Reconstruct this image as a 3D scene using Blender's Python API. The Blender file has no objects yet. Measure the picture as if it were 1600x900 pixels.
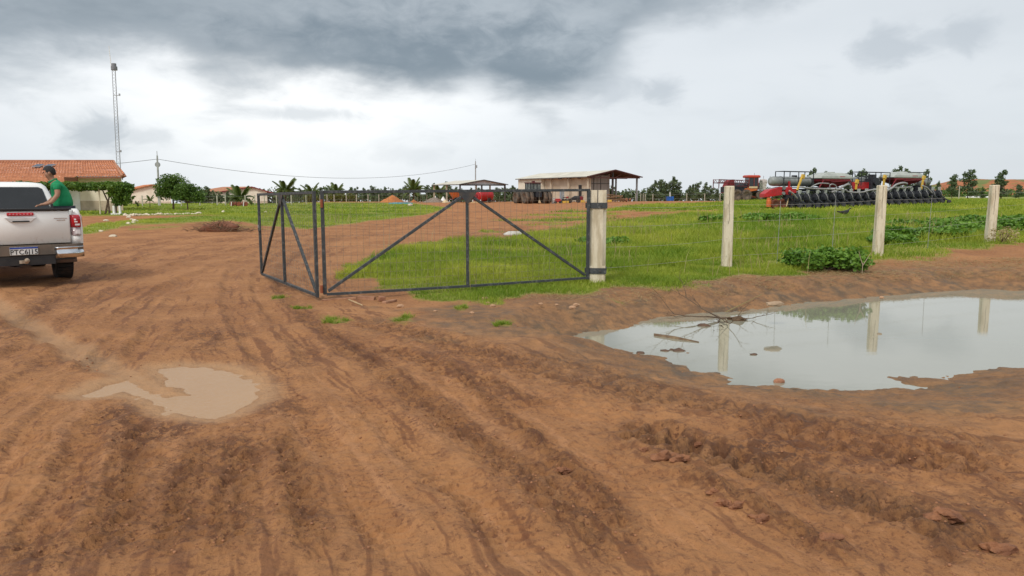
import bpy, bmesh, math, random
import numpy as np
from mathutils import Vector, Matrix, Euler
R = math.radians
sc = bpy.context.scene
# ------------------------------------------------------------------ camera
F, H0, PITCH = 1155.0, 1.6, math.atan(150/1155.0)
cam_d = bpy.data.cameras.new("camera"); cam = bpy.data.objects.new("camera", cam_d)
sc.collection.objects.link(cam); sc.camera = cam
cam.location = (0, 0, H0); cam.rotation_euler = (R(90) - PITCH, 0, 0)
cam_d.sensor_width = 36; cam_d.lens = F/1600*36; cam_d.clip_start = .05; cam_d.clip_end = 9000
sc.view_settings.view_transform = 'Standard'; sc.view_settings.look = 'None'
sc.view_settings.exposure = 0.2; sc.view_settings.gamma = 1; sc.view_settings.use_curve_mapping = False
CP, SP = math.cos(PITCH), math.sin(PITCH)
def ray(u, v):
    dx, dy = (u-800)/F, -(v-450)/F
    return dx, CP + dy*SP, -SP + dy*CP
def G(u, v, z=0.0):                       # point of the level z seen at (u, v)
    x, y, w = ray(u, v); t = (z-H0)/w
    return Vector((x*t, y*t, z))
def at(u, v, Y):                          # point at world distance Y seen at (u, v)
    x, y, w = ray(u, v); t = Y/y
    return Vector((x*t, Y, H0+w*t))
def proj(X, Y, z=0.0):
    d = np.maximum(Y*CP - (z-H0)*SP, 1e-3); e = Y*SP + (z-H0)*CP
    return 800 + F*X/d, 450 - F*e/d
# ------------------------------------------------------------------ sun + sky
SUN_EL, SUN_AZ = 46, 208                  # degrees; azimuth clockwise from +Y, behind the camera
sd = bpy.data.lights.new("sun", 'SUN'); sun = bpy.data.objects.new("sun", sd); sc.collection.objects.link(sun)
sd.energy = 1.7; sd.angle = R(14); sd.color = (1.0, .955, .88)
_d = Vector((math.sin(R(SUN_AZ))*math.cos(R(SUN_EL)), math.cos(R(SUN_AZ))*math.cos(R(SUN_EL)), math.sin(R(SUN_EL))))
sun.rotation_euler = _d.to_track_quat('Z', 'Y').to_euler(); sun.location = (0, -20, 40)
world = bpy.data.worlds.new("World"); sc.world = world; world.use_nodes = True
class NT:
    """tiny node-graph writer"""
    def __init__(s, tree): s.t = tree; s.t.nodes.clear()
    def n(s, kind, **kw):
        nd = s.t.nodes.new(kind)
        for k, v in kw.items():
            if k.startswith('_'): continue
            setattr(nd, k, v)
        return nd
    def l(s, a, b): s.t.links.new(a, b)
    def put(s, sock, v):
        if v is None: return
        if hasattr(v, 'links') or isinstance(v, bpy.types.NodeSocket): s.l(v, sock)
        else:
            if isinstance(v, (tuple, list)) and len(v) == 3 and sock.type == 'RGBA': v = (*v, 1)
            sock.default_value = v
    def m(s, op, a, b=None, c=None, clamp=False):
        nd = s.n('ShaderNodeMath', operation=op, use_clamp=clamp)
        for i, x in enumerate((a, b, c)): s.put(nd.inputs[i], x)
        return nd.outputs[0]
    def ss(s, x, lo, hi, tlo=0., thi=1.):
        nd = s.n('ShaderNodeMapRange', interpolation_type='SMOOTHSTEP')
        for i, q in enumerate((x, lo, hi, tlo, thi)): s.put(nd.inputs[i], q)
        return nd.outputs[0]
    def mix(s, f, a, b, mode='MIX'):
        nd = s.n('ShaderNodeMix', data_type='RGBA', blend_type=mode)
        s.put(nd.inputs[0], f); s.put(nd.inputs[6], a); s.put(nd.inputs[7], b)
        return nd.outputs[2]
    def noise(s, vec, scale, detail=4, rough=.55, dist=0.):
        nd = s.n('ShaderNodeTexNoise')
        s.put(nd.inputs['Vector'], vec); nd.inputs['Scale'].default_value = scale
        nd.inputs['Detail'].default_value = detail; nd.inputs['Roughness'].default_value = rough
        nd.inputs['Distortion'].default_value = dist
        return nd.outputs['Fac']
    def mapping(s, vec, scale=(1, 1, 1), loc=(0, 0, 0)):
        nd = s.n('ShaderNodeMapping'); s.put(nd.inputs[0], vec)
        nd.inputs['Scale'].default_value = scale; nd.inputs['Location'].default_value = loc
        return nd.outputs[0]
def azel(u, v):
    x, y, z = ray(u, v)
    return math.degrees(math.atan2(x, y)), math.degrees(math.atan2(z, math.hypot(x, y)))
w = NT(world.node_tree)
tc = w.n('ShaderNodeTexCoord').outputs['Generated']
sp = w.n('ShaderNodeSeparateXYZ'); w.l(tc, sp.inputs[0])
az = w.m('MULTIPLY', w.m('ARCTAN2', sp.outputs[0], sp.outputs[1]), 57.29578)
el = w.m('MULTIPLY', w.m('ARCSINE', sp.outputs[2]), 57.29578)
dirv = w.mapping(tc, (1, 1, 2.6))
n1 = w.noise(dirv, 3.2, 7, .56, .25); n2 = w.noise(dirv, 9, 6, .55, .3); n3 = w.noise(w.mapping(tc, (1, 1, 4)), 1.7, 4, .5); n4 = w.noise(w.mapping(tc, (1, 1, 1.7)), 21, 7, .6, .5)
# lower edge of the big dark cloud, as a curve of elevation over azimuth
edge_px = [(-400, 112), (0, 116), (150, 108), (270, 118), (325, 150), (420, 150), (500, 152), (600, 165), (690, 158), (745, 140),
           (790, 165), (850, 178), (905, 150), (940, 128), (990, 78), (1080, 38), (1200, 8), (1330, -18), (1500, -60), (1800, -110), (2300, -150)]
fc = w.n('ShaderNodeFloatCurve'); cm = fc.mapping; cu = cm.curves[0]
pts = sorted((max(0, min(1, (azel(u, v)[0]+60)/120)), azel(u, v)[1]/60) for u, v in edge_px)
cu.points[0].location = pts[0]; cu.points[1].location = pts[-1]
for p in pts[1:-1]: cu.points.new(*p)
cm.update()
w.put(fc.inputs['Value'], w.m('DIVIDE', w.m('ADD', az, 60), 120, clamp=True)); fc.inputs['Factor'].default_value = 1
edge = w.m('MULTIPLY', fc.outputs[0], 60)
over = w.m('SUBTRACT', el, edge)
over = w.m('ADD', over, w.m('MULTIPLY', w.m('SUBTRACT', n1, .5), 7.5))
over = w.m('ADD', over, w.m('MULTIPLY', w.m('SUBTRACT', n2, .5), 4.6)); over = w.m('ADD', over, w.m('MULTIPLY', w.m('SUBTRACT', n4, .5), 1.2))
dark = w.m('MULTIPLY', w.ss(over, -1.3, 3.2), w.ss(w.m('ABSOLUTE', az), 120, 66))
def blob(u, v, ru, rv, k, soft=.9):
    a0, e0 = azel(u, v); s_ = 57.3/F
    da = w.m('DIVIDE', w.m('SUBTRACT', az, a0), ru*s_); de = w.m('DIVIDE', w.m('SUBTRACT', el, e0), rv*s_)
    q = w.m('SQRT', w.m('ADD', w.m('MULTIPLY', da, da), w.m('MULTIPLY', de, de)))
    q = w.m('ADD', q, w.m('MULTIPLY', w.m('SUBTRACT', n2, .5), 1.9))
    q = w.m('ADD', q, w.m('MULTIPLY', w.m('SUBTRACT', n4, .5), 2.6))
    return w.ss(q, 1.0+soft*.75, .30, 0, min(1, k*1.4))
small = None
for b in ((148, 212, 42, 27, .5), (216, 214, 34, 14, .26), (1036, 142, 27, 20, .42), (1398, 74, 44, 22, .42), (1450, 62, 46, 12, .28),
          (1516, 50, 27, 19, .36), (940, 138, 60, 20, .34), (470, 178, 80, 10, .34), (1410, 209, 40, 10, .12), (640, 240, 60, 12, .14), (360, 218, 26, 10, .14)):
    q = blob(*b); small = q if small is None else w.m('MAXIMUM', small, q)
core = None
for b in ((600, 110, 170, 60, 1.), (830, 120, 90, 60, .85), (370, 150, 60, 18, .55), (70, 75, 150, 30, .4), (1150, 0, 120, 40, .3)):
    q = blob(*b, soft=1.6); core = q if core is None else w.m('MAXIMUM', core, q)
# pale overcast: whiter to the left under the cloud, greyer low on the right
glow = w.ss(w.m('ADD', w.m('ABSOLUTE', w.m('ADD', az, 17)), w.m('MULTIPLY', w.m('ABSOLUTE', w.m('SUBTRACT', el, 6.5)), 2.2)), 27, 3)
pale = w.mix(w.ss(az, -14, 38), (.72, .76, .80), (.585, .63, .67))
pale = w.mix(w.ss(el, 14, 2, 0, .30), pale, (.64, .69, .735))
pale = w.mix(w.m('MULTIPLY', glow, .95), pale, (.97, .985, .99))
pale = w.mix(w.ss(n3, .35, .7, 0, .22), pale, (.93, .945, .955))
pale = w.mix(w.ss(n1, .45, .75, 0, .22), pale, (.50, .54, .58)); pale = w.mix(w.m('MULTIPLY', w.ss(n2, .50, .72, 0, .34), w.ss(n3, .42, .60)), pale, (.55, .59, .63))
shade = w.mix(w.ss(n1, .32, .68), (.20, .245, .285), (.37, .425, .47))
shade = w.mix(w.ss(n3, .40, .66, 0, .45), shade, (.47, .51, .55))
shade = w.mix(w.m('MULTIPLY', core, .8), shade, (.145, .195, .24))
shade = w.mix(w.ss(over, 9, 30, 0, .55), shade, (.60, .64, .68))
shade = w.mix(w.ss(n2, .44, .76, 0, .16), shade, (.55, .60, .64)); shade = w.mix(w.ss(n4, .54, .26, 0, .06), shade, (.15, .19, .23))
colr = w.mix(small, pale, (.40, .45, .50))
colr = w.mix(w.m('MULTIPLY', dark, .97), colr, shade)
# overhead the cover evens out to a mid grey; below the horizon a dull ground tone
colr = w.mix(w.ss(el, 30, 58), colr, w.mix(n1, (.70, .73, .76), (1.02, 1.03, 1.03)))
colr = w.mix(w.ss(el, -1, -6), colr, (.22, .16, .11))
sky = w.n('ShaderNodeTexSky', sky_type='NISHITA', sun_disc=False); sky.sun_elevation = R(SUN_EL); sky.sun_rotation = R(SUN_AZ)
nsky = w.mix(1.0, sky.outputs[0], (.1, .1, .1), 'MULTIPLY')
colr = w.mix(.05, colr, nsky)
bg = w.n('ShaderNodeBackground'); w.l(colr, bg.inputs[0]); bg.inputs[1].default_value = 1.0
wo = w.n('ShaderNodeOutputWorld'); w.l(bg.outputs[0], wo.inputs[0])

# ------------------------------------------------------------------ materials
MATS = {}
def mat(name, c1, c2=None, scale=6., rough=.7, metal=0., bump=0., bscale=None, lo=.35, hi=.65, spec=.4, coat=0., detail=5, stretch=(1, 1, 1), sub=None):
    if name in MATS: return MATS[name]
    m = bpy.data.materials.new(name); m.use_nodes = True; n = NT(m.node_tree)
    p = n.n('ShaderNodeBsdfPrincipled'); o = n.n('ShaderNodeOutputMaterial'); n.l(p.outputs[0], o.inputs[0])
    tcn = n.n('ShaderNodeTexCoord').outputs['Object']; vec = n.mapping(tcn, stretch)
    if c2 is None: c2 = tuple(x*.78 for x in c1)
    f = n.noise(vec, scale, detail); n.put(p.inputs['Base Color'], n.mix(n.ss(f, lo, hi), c1, c2))
    n.put(p.inputs['Roughness'], n.ss(f, .3, .7, rough-.06, min(1, rough+.08)))
    p.inputs['Metallic'].default_value = metal; p.inputs['Specular IOR Level'].default_value = spec
    p.inputs['Coat Weight'].default_value = coat; p.inputs['Coat Roughness'].default_value = .08
    if bump:
        b = n.n('ShaderNodeBump'); b.inputs['Strength'].default_value = min(1, bump); b.inputs['Distance'].default_value = .02
        n.l(n.noise(vec, bscale or scale*4, 5), b.inputs['Height']); n.l(b.outputs[0], p.inputs['Normal'])
    MATS[name] = m; return m
def leafmat(name, c1, c2, trans=.25, rough=.55):
    m = bpy.data.materials.new(name); m.use_nodes = True; n = NT(m.node_tree)
    a = n.n('ShaderNodeAttribute', attribute_name='tint')
    col = n.mix(a.outputs['Fac'], c1, c2)
    ob = n.n('ShaderNodeTexCoord').outputs['Object']
    col = n.mix(n.ss(n.noise(ob, 1.1, 3), .4, .7, 0, .35), col, tuple(x*.62 for x in c1))
    p = n.n('ShaderNodeBsdfPrincipled'); n.put(p.inputs['Base Color'], col); p.inputs['Roughness'].default_value = rough
    p.inputs['Specular IOR Level'].default_value = .35
    t = n.n('ShaderNodeBsdfTranslucent'); n.put(t.inputs[0], col)
    x = n.n('ShaderNodeMixShader'); x.inputs[0].default_value = trans; n.l(p.outputs[0], x.inputs[1]); n.l(t.outputs[0], x.inputs[2])
    o = n.n('ShaderNodeOutputMaterial'); n.l(x.outputs[0], o.inputs[0]); MATS[name] = m; return m

# ------------------------------------------------------------------ object helpers
COL = sc.collection
def link(o): COL.objects.link(o); return o
def tag(o, label=None, cat=None, group=None, kind=None):
    if label: o['label'] = label
    if cat: o['category'] = cat
    if group: o['group'] = group
    if kind: o['kind'] = kind
    return o
def empty(name, loc, rz=0, label=None, cat=None, group=None):
    o = bpy.data.objects.new(name, None); o.empty_display_size = .2
    o.location = loc; o.rotation_euler = (0, 0, rz); link(o); return tag(o, label, cat, group)
def mesh_np(name, V, Fc, mats=(), smooth=False, attrs=None):
    """V (n,3) array, Fc (m,k) array with k = 3 or 4"""
    me = bpy.data.meshes.new(name); V = np.asarray(V, np.float32); Fc = np.asarray(Fc, np.int32); k = Fc.shape[1]
    me.vertices.add(len(V)); me.vertices.foreach_set('co', V.ravel())
    me.loops.add(Fc.size); me.loops.foreach_set('vertex_index', Fc.ravel())
    me.polygons.add(len(Fc)); me.polygons.foreach_set('loop_start', np.arange(0, Fc.size, k, dtype=np.int32))
    me.polygons.foreach_set('loop_total', np.full(len(Fc), k, np.int32))
    if smooth: me.polygons.foreach_set('use_smooth', np.ones(len(Fc), bool))
    me.update(calc_edges=True)
    for kx, a in (attrs or {}).items():
        at_ = me.attributes.new(kx, 'FLOAT', 'POINT'); at_.data.foreach_set('value', np.asarray(a, np.float32))
    for m in mats: me.materials.append(m)
    return me
class MB:
    """collects simple shapes into one mesh"""
    def __init__(s): s.v = []; s.f = []; s.sm = False
    def add(s, vs, fs):
        b = len(s.v); s.v += [tuple(q) for q in vs]; s.f += [tuple(i+b for i in f) for f in fs]; return s
    def box(s, c, sz, rot=(0, 0, 0), taper=1.):
        M = Euler(rot).to_matrix(); hx, hy, hz = sz[0]/2, sz[1]/2, sz[2]/2; vs = []
        for z in (-1, 1):
            k = taper if z > 0 else 1
            for x, y in ((-1, -1), (1, -1), (1, 1), (-1, 1)): vs.append(Vector(c)+M @ Vector((x*hx*k, y*hy*k, z*hz)))
        return s.add(vs, [(3, 2, 1, 0), (4, 5, 6, 7), (0, 1, 5, 4), (1, 2, 6, 5), (2, 3, 7, 6), (3, 0, 4, 7)])
    def bar(s, a, b, w, h=None):
        a, b = Vector(a), Vector(b); h = h or w; d = (b-a); L = d.length
        if L < 1e-5: return s
        q = d.to_track_quat('Y', 'Z').to_matrix(); vs = []
        for y in (0, 1):
            for x, z in ((-1, -1), (1, -1), (1, 1), (-1, 1)): vs.append(a + q @ Vector((x*w/2, y*L, z*h/2)))
        return s.add(vs, [(0, 1, 2, 3), (7, 6, 5, 4), (0, 4, 5, 1), (1, 5, 6, 2), (2, 6, 7, 3), (3, 7, 4, 0)])
    def tube(s, pts, r, n=8, cap=True):
        pts = [Vector(p) for p in pts]; rr = r if isinstance(r, (list, tuple)) else [r]*len(pts); rings = []
        for i, p in enumerate(pts):
            d = (pts[min(i+1, len(pts)-1)]-pts[max(i-1, 0)]).normalized(); up = Vector((0, 0, 1)) if abs(d.z) < .9 else Vector((1, 0, 0))
            x = d.cross(up).normalized(); y = x.cross(d)
            rings.append([p+(x*math.cos(2*math.pi*k/n)+y*math.sin(2*math.pi*k/n))*rr[i] for k in range(n)])
        return s.loft(rings, cap)
    def loft(s, rings, cap=True, closed=True):
        n = len(rings[0]); vs = [q for r_ in rings for q in r_]; fs = []
        for i in range(len(rings)-1):
            for k in range(n if closed else n-1): fs.append((i*n+k, i*n+(k+1) % n, (i+1)*n+(k+1) % n, (i+1)*n+k))
        if cap and closed: fs.append(tuple(range(n-1, -1, -1))); fs.append(tuple((len(rings)-1)*n+k for k in range(n)))
        return s.add(vs, fs)
    def lathe(s, prof, c=(0, 0, 0), axis='Z', n=16):
        rings = []
        for r_, h in prof:
            ring = []
            for k in range(n):
                a = 2*math.pi*k/n; q = (r_*math.cos(a), r_*math.sin(a), h)
                if axis == 'X': q = (q[2], q[0], q[1])
                if axis == 'Y': q = (q[1], q[2], q[0])
                ring.append(Vector(q)+Vector(c))
            rings.append(ring)
        return s.loft(rings, True)
    def blob(s, c, rad, seed=0, amp=.2, sub=2):
        b = bmesh.new(); bmesh.ops.create_icosphere(b, subdivisions=sub, radius=1); rnd = random.Random(seed)
        ph = [rnd.uniform(0, 6) for _ in range(6)]
        for v in b.verts:
            p = v.co; k = 1+amp*(math.sin(p.x*2.3+ph[0])*math.sin(p.y*2.9+ph[1])+.6*math.sin(p.z*4.1+ph[2])*math.sin(p.x*4.7+ph[3]))+rnd.uniform(-amp, amp)*.25
            v.co = Vector((p.x*rad[0]*k, p.y*rad[1]*k, p.z*rad[2]*k))+Vector(c)
        s.add([v.co for v in b.verts], [tuple(v.index for v in f.verts) for f in b.faces]); b.free(); return s
    def mesh(s, name, m, smooth=False):
        me = bpy.data.meshes.new(name); me.from_pydata(s.v, [], s.f); me.update()
        if smooth: me.polygons.foreach_set('use_smooth', [True]*len(me.polygons))
        if m: me.materials.append(m)
        return me
    def build(s, name, m, parent=None, smooth=False, bevel=0., label=None, loc=None, kind=None, auto=False):
        o = bpy.data.objects.new(name, s.mesh(name, m, smooth)); link(o)
        if parent: o.parent = parent
        if loc is not None: o.location = loc
        if bevel:
            b = o.modifiers.new('bevel', 'BEVEL'); b.width = bevel; b.segments = 2; b.limit_method = 'ANGLE'; b.harden_normals = False
        if label: o['label'] = label
        if kind: o['kind'] = kind
        return o
def inst(name, me, parent=None, loc=(0, 0, 0), rot=(0, 0, 0), scl=(1, 1, 1)):
    o = bpy.data.objects.new(name, me); link(o); o.parent = parent; o.location = loc; o.rotation_euler = rot
    o.scale = scl if isinstance(scl, (tuple, list)) else (scl,)*3; return o
KIDS = {}
def copy_tree(o, parent=None):
    c = o.copy(); link(c); c.parent = parent
    for ch in [x for x in o.children]: copy_tree(ch, c)
    return c
# ------------------------------------------------------------------ ground: heights and masks as functions of place
_rs = np.random.RandomState(7); _ga = _rs.rand(256, 256)*2*np.pi; _GX, _GY = np.cos(_ga), np.sin(_ga)
def pn(x, y, seed=0):
    x = x+seed*17.31; y = y-seed*9.77; ix = np.floor(x).astype(np.int64); iy = np.floor(y).astype(np.int64); fx = x-ix; fy = y-iy
    ux = fx*fx*fx*(fx*(fx*6-15)+10); uy = fy*fy*fy*(fy*(fy*6-15)+10)
    def g(a, b, dx, dy): i, j = (ix+a) & 255, (iy+b) & 255; return _GX[i, j]*dx+_GY[i, j]*dy
    a = g(0, 0, fx, fy); b = g(1, 0, fx-1, fy); c = g(0, 1, fx, fy-1); d = g(1, 1, fx-1, fy-1)
    return (a+(b-a)*ux+(c-a)*uy+(a-b-c+d)*ux*uy)*1.5
def fbm(x, y, s, o=4, seed=0, g=.5):
    t = 0; a = 1
    for k in range(o): t = t+a*pn(x*s, y*s, seed+k*3); s *= 2.03; a *= g
    return t
def S(a, b, x):
    t = np.clip((x-a)/(b-a), 0, 1); return t*t*(3-2*t)
def sdf(poly, X, Y):
    """signed distance to a closed polygon, positive inside"""
    d = np.full(X.shape, 1e18); ins = np.zeros(X.shape, bool); n = len(poly)
    for i in range(n):
        ax, ay = poly[i]; bx, by = poly[(i+1) % n]; ex, ey = bx-ax, by-ay; px, py = X-ax, Y-ay
        t = np.clip((px*ex+py*ey)/(ex*ex+ey*ey+1e-12), 0, 1); d = np.minimum(d, (px-t*ex)**2+(py-t*ey)**2)
        if ay != by:
            c = ((ay > Y) != (by > Y)) & (X < ex*(Y-ay)/(by-ay)+ax); ins ^= c
    return np.where(ins, 1, -1)*np.sqrt(d)
def track(line, X, Y):
    """(distance, signed side, length along) for an open line"""
    d = np.full(X.shape, 1e18); s = np.zeros(X.shape); al = np.zeros(X.shape); L = 0
    for (ax, ay), (bx, by) in zip(line[:-1], line[1:]):
        ex, ey = bx-ax, by-ay; l = math.hypot(ex, ey); px, py = X-ax, Y-ay
        t = np.clip((px*ex+py*ey)/(l*l), 0, 1); q = (px-t*ex)**2+(py-t*ey)**2; m_ = q < d
        d = np.where(m_, q, d); s = np.where(m_, np.sign(ex*py-ey*px), s); al = np.where(m_, L+t*l, al); L += l
    return np.sqrt(d), s, al, L
def W(px, z=0.0): return [tuple(G(u, v, z)[:2]) for u, v in px]
def smooth_line(p, k=2):
    for _ in range(k):
        q = [p[0]]
        for a, b in zip(p[:-1], p[1:]): q += [(a[0]*.75+b[0]*.25, a[1]*.75+b[1]*.25), (a[0]*.25+b[0]*.75, a[1]*.25+b[1]*.75)]
        p = q+[p[-1]]
    return p
WL = -0.28                                 # pond level
POND = W([(888, 532), (905, 518), (948, 515), (985, 509), (1031, 496), (1082, 490), (1137, 488), (1174, 484), (1211, 477), (1280, 471), (1350, 466),
          (1415, 459), (1475, 455), (1535, 451), (1600, 455), (1720, 456), (1900, 470), (1980, 520), (1850, 560), (1700, 568), (1600, 575), (1507, 577), (1461, 590),
          (1396, 590), (1433, 606), (1369, 604), (1350, 612), (1304, 610), (1244, 605), (1184, 602), (1147, 599), (1123, 584), (1068, 583),
          (1082, 569), (1050, 571), (1045, 565), (1073, 552), (1045, 555), (994, 552), (948, 541)], WL)
PL = -0.03                                 # muddy puddle level
PUD = W([(128, 618), (165, 603), (200, 594), (232, 612), (262, 622), (300, 618), (282, 606), (262, 597), (250, 578), (280, 574), (330, 576), (372, 585),
         (392, 598), (404, 610), (400, 628), (372, 642), (335, 655), (300, 651), (262, 638), (228, 622), (190, 613), (150, 622)], PL)
FIELD = [(530, 432), (548, 420), (575, 405), (640, 384), (700, 375), (790, 377), (830, 366), (900, 353), (960, 345), (1100, 335), (1200, 330), (1300, 325),
         (1450, 318), (1600, 312), (2400, 308), (3000, 330), (3000, 420), (2200, 372), (1800, 384), (1600, 392), (1500, 401), (1400, 411), (1300, 418), (1240, 430), (1150, 436),
         (1060, 449), (960, 455), (900, 458), (830, 462), (760, 471), (700, 471), (655, 464), (612, 446), (570, 438)]
BAND = [(935, 331), (1000, 323), (1160, 317.5), (1230, 312), (1330, 309), (1500, 305), (2400, 302), (2400, 314), (1500, 318), (1300, 329), (1100, 331.5)]
LAWN = [(-900, 322), (200, 318), (430, 316), (640, 317), (705, 325), (660, 336), (560, 348), (480, 358), (420, 353), (360, 344), (300, 347), (205, 352),
        (135, 365), (112, 362), (150, 350), (200, 344), (240, 341), (345, 336.5), (240, 336.8), (120, 337.5), (-900, 340)]
PATCHES = [((528, 498), 22, 6), ((626, 498), 26, 6), ((786, 506), 17, 5), ((436, 462), 14, 3), ((470, 478), 20, 2.5), ((545, 418), 14, 4), ((720, 478), 14, 4)]
# tyre ruts and churned bands: line, half width, depth, kind
RUT = [([(30, 900), (110, 720), (180, 600), (235, 520), (270, 460), (320, 420)], .10, .018, 'r'),
       ([(-60, 800), (60, 660), (150, 560), (215, 500), (270, 445), (340, 410)], .09, .015, 'r'),
       ([(160, 900), (195, 740), (215, 660), (222, 630)], .10, .02, 'c'), ([(255, 900), (288, 760), (318, 670)], .09, .018, 'c'),
       ([(352, 900), (366, 760), (372, 670)], .10, .02, 'c'), ([(462, 900), (444, 790), (424, 720), (404, 668)], .05, -.022, 'r'),
       ([(500, 900), (478, 790), (455, 720), (430, 660)], .07, .02, 'c'),
       ([(640, 900), (560, 770), (490, 670), (430, 590), (380, 515), (352, 455), (372, 405), (460, 372)], .12, .02, 'r'),
       ([(860, 900), (700, 740), (560, 620), (455, 520), (400, 450), (410, 412), (490, 376), (610, 350), (720, 334)], .13, .022, 'r'),
       ([(1000, 900), (820, 740), (660, 620), (550, 545), (455, 478), (428, 436), (450, 402), (540, 368)], .11, .02, 'c'),
       ([(-40, 450), (60, 513), (130, 550), (205, 592), (260, 622)], .16, .035, 'p'),
       ([(-40, 580), (60, 532), (130, 482), (200, 440), (300, 402), (420, 378), (560, 355), (720, 332)], .13, .02, 'r'),
       ([(-60, 650), (90, 560), (180, 500), (270, 440), (380, 402), (500, 374), (640, 347), (760, 330)], .13, .022, 'r'),
       ([(-40, 480), (130, 430), (240, 396), (340, 376), (440, 366), (560, 350)], .16, .02, 'r'),
       ([(110, 412), (220, 384), (330, 369), (430, 360)], .16, .02, 'r'),
       ([(0, 520), (70, 470), (150, 425)], .14, .03, 'c'),
       ([(600, 345), (700, 333), (820, 326), (960, 322)], .3, .02, 'r'), ([(640, 356), (740, 342), (860, 334), (1000, 327)], .3, .03, 'r'),
       ([(760, 366), (860, 346), (1000, 337), (1120, 330)], .4, .05, 'r'),
       ([(520, 492), (620, 512), (720, 540), (830, 575), (940, 600), (1060, 622), (1200, 648), (1400, 684), (1660, 700)], .20, .03, 't'),
       ([(560, 540), (660, 562), (740, 590), (820, 622), (900, 640)], .13, .028, 't'),
       ([(930, 655), (1050, 688), (1160, 722), (1280, 762), (1450, 808), (1640, 890)], .15, .055, 'w'),
       ([(1100, 655), (1200, 672), (1330, 700), (1450, 715), (1640, 745)], .20, .05, 't'),
       ([(1010, 712), (1090, 748), (1160, 786), (1230, 820), (1330, 870), (1380, 920)], .07, -.035, 'c'),
       ([(690, 556), (790, 650), (850, 700), (900, 742), (962, 800), (1010, 880)], .06, -.022, 'c'),
       ([(1470, 800), (1500, 830), (1570, 860), (1640, 880)], .05, -.03, 'c'), ([(1380, 770), (1440, 800), (1480, 860), (1490, 920)], .05, -.02, 'c'),
       ([(780, 540), (900, 566), (1030, 596), (1100, 610)], .16, .02, 't')]
RUTW = [(smooth_line(W(l)), a, b, c) for l, a, b, c in RUT]
DARKB = [((150, 560), 45, 18, 1), ((235, 665), 90, 32, 1), ((90, 470), 60, 16, .6), ((330, 530), 60, 20, .8), ((20, 530), 35, 18, .8), ((420, 640), 60, 26, .7), ((130, 760), 70, 60, .55), ((300, 760), 60, 80, .5),
         ((360, 700), 80, 30, .8), ((180, 850), 60, 40, .6), ((620, 560), 70, 20, .5), ((1180, 700), 120, 26, 1), ((1350, 720), 120, 26, .9), ((780, 580), 90, 18, .5), ((1560, 800), 80, 60, .5), ((60, 860), 60, 50, .7), ((480, 560), 50, 25, .5), ((520, 880), 60, 30, .4),
         ((350, 352), 60, 6, .5), ((760, 372), 50, 6, .8), ((700, 560), 60, 14, .7), ((950, 560), 90, 14, .4)]
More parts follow.
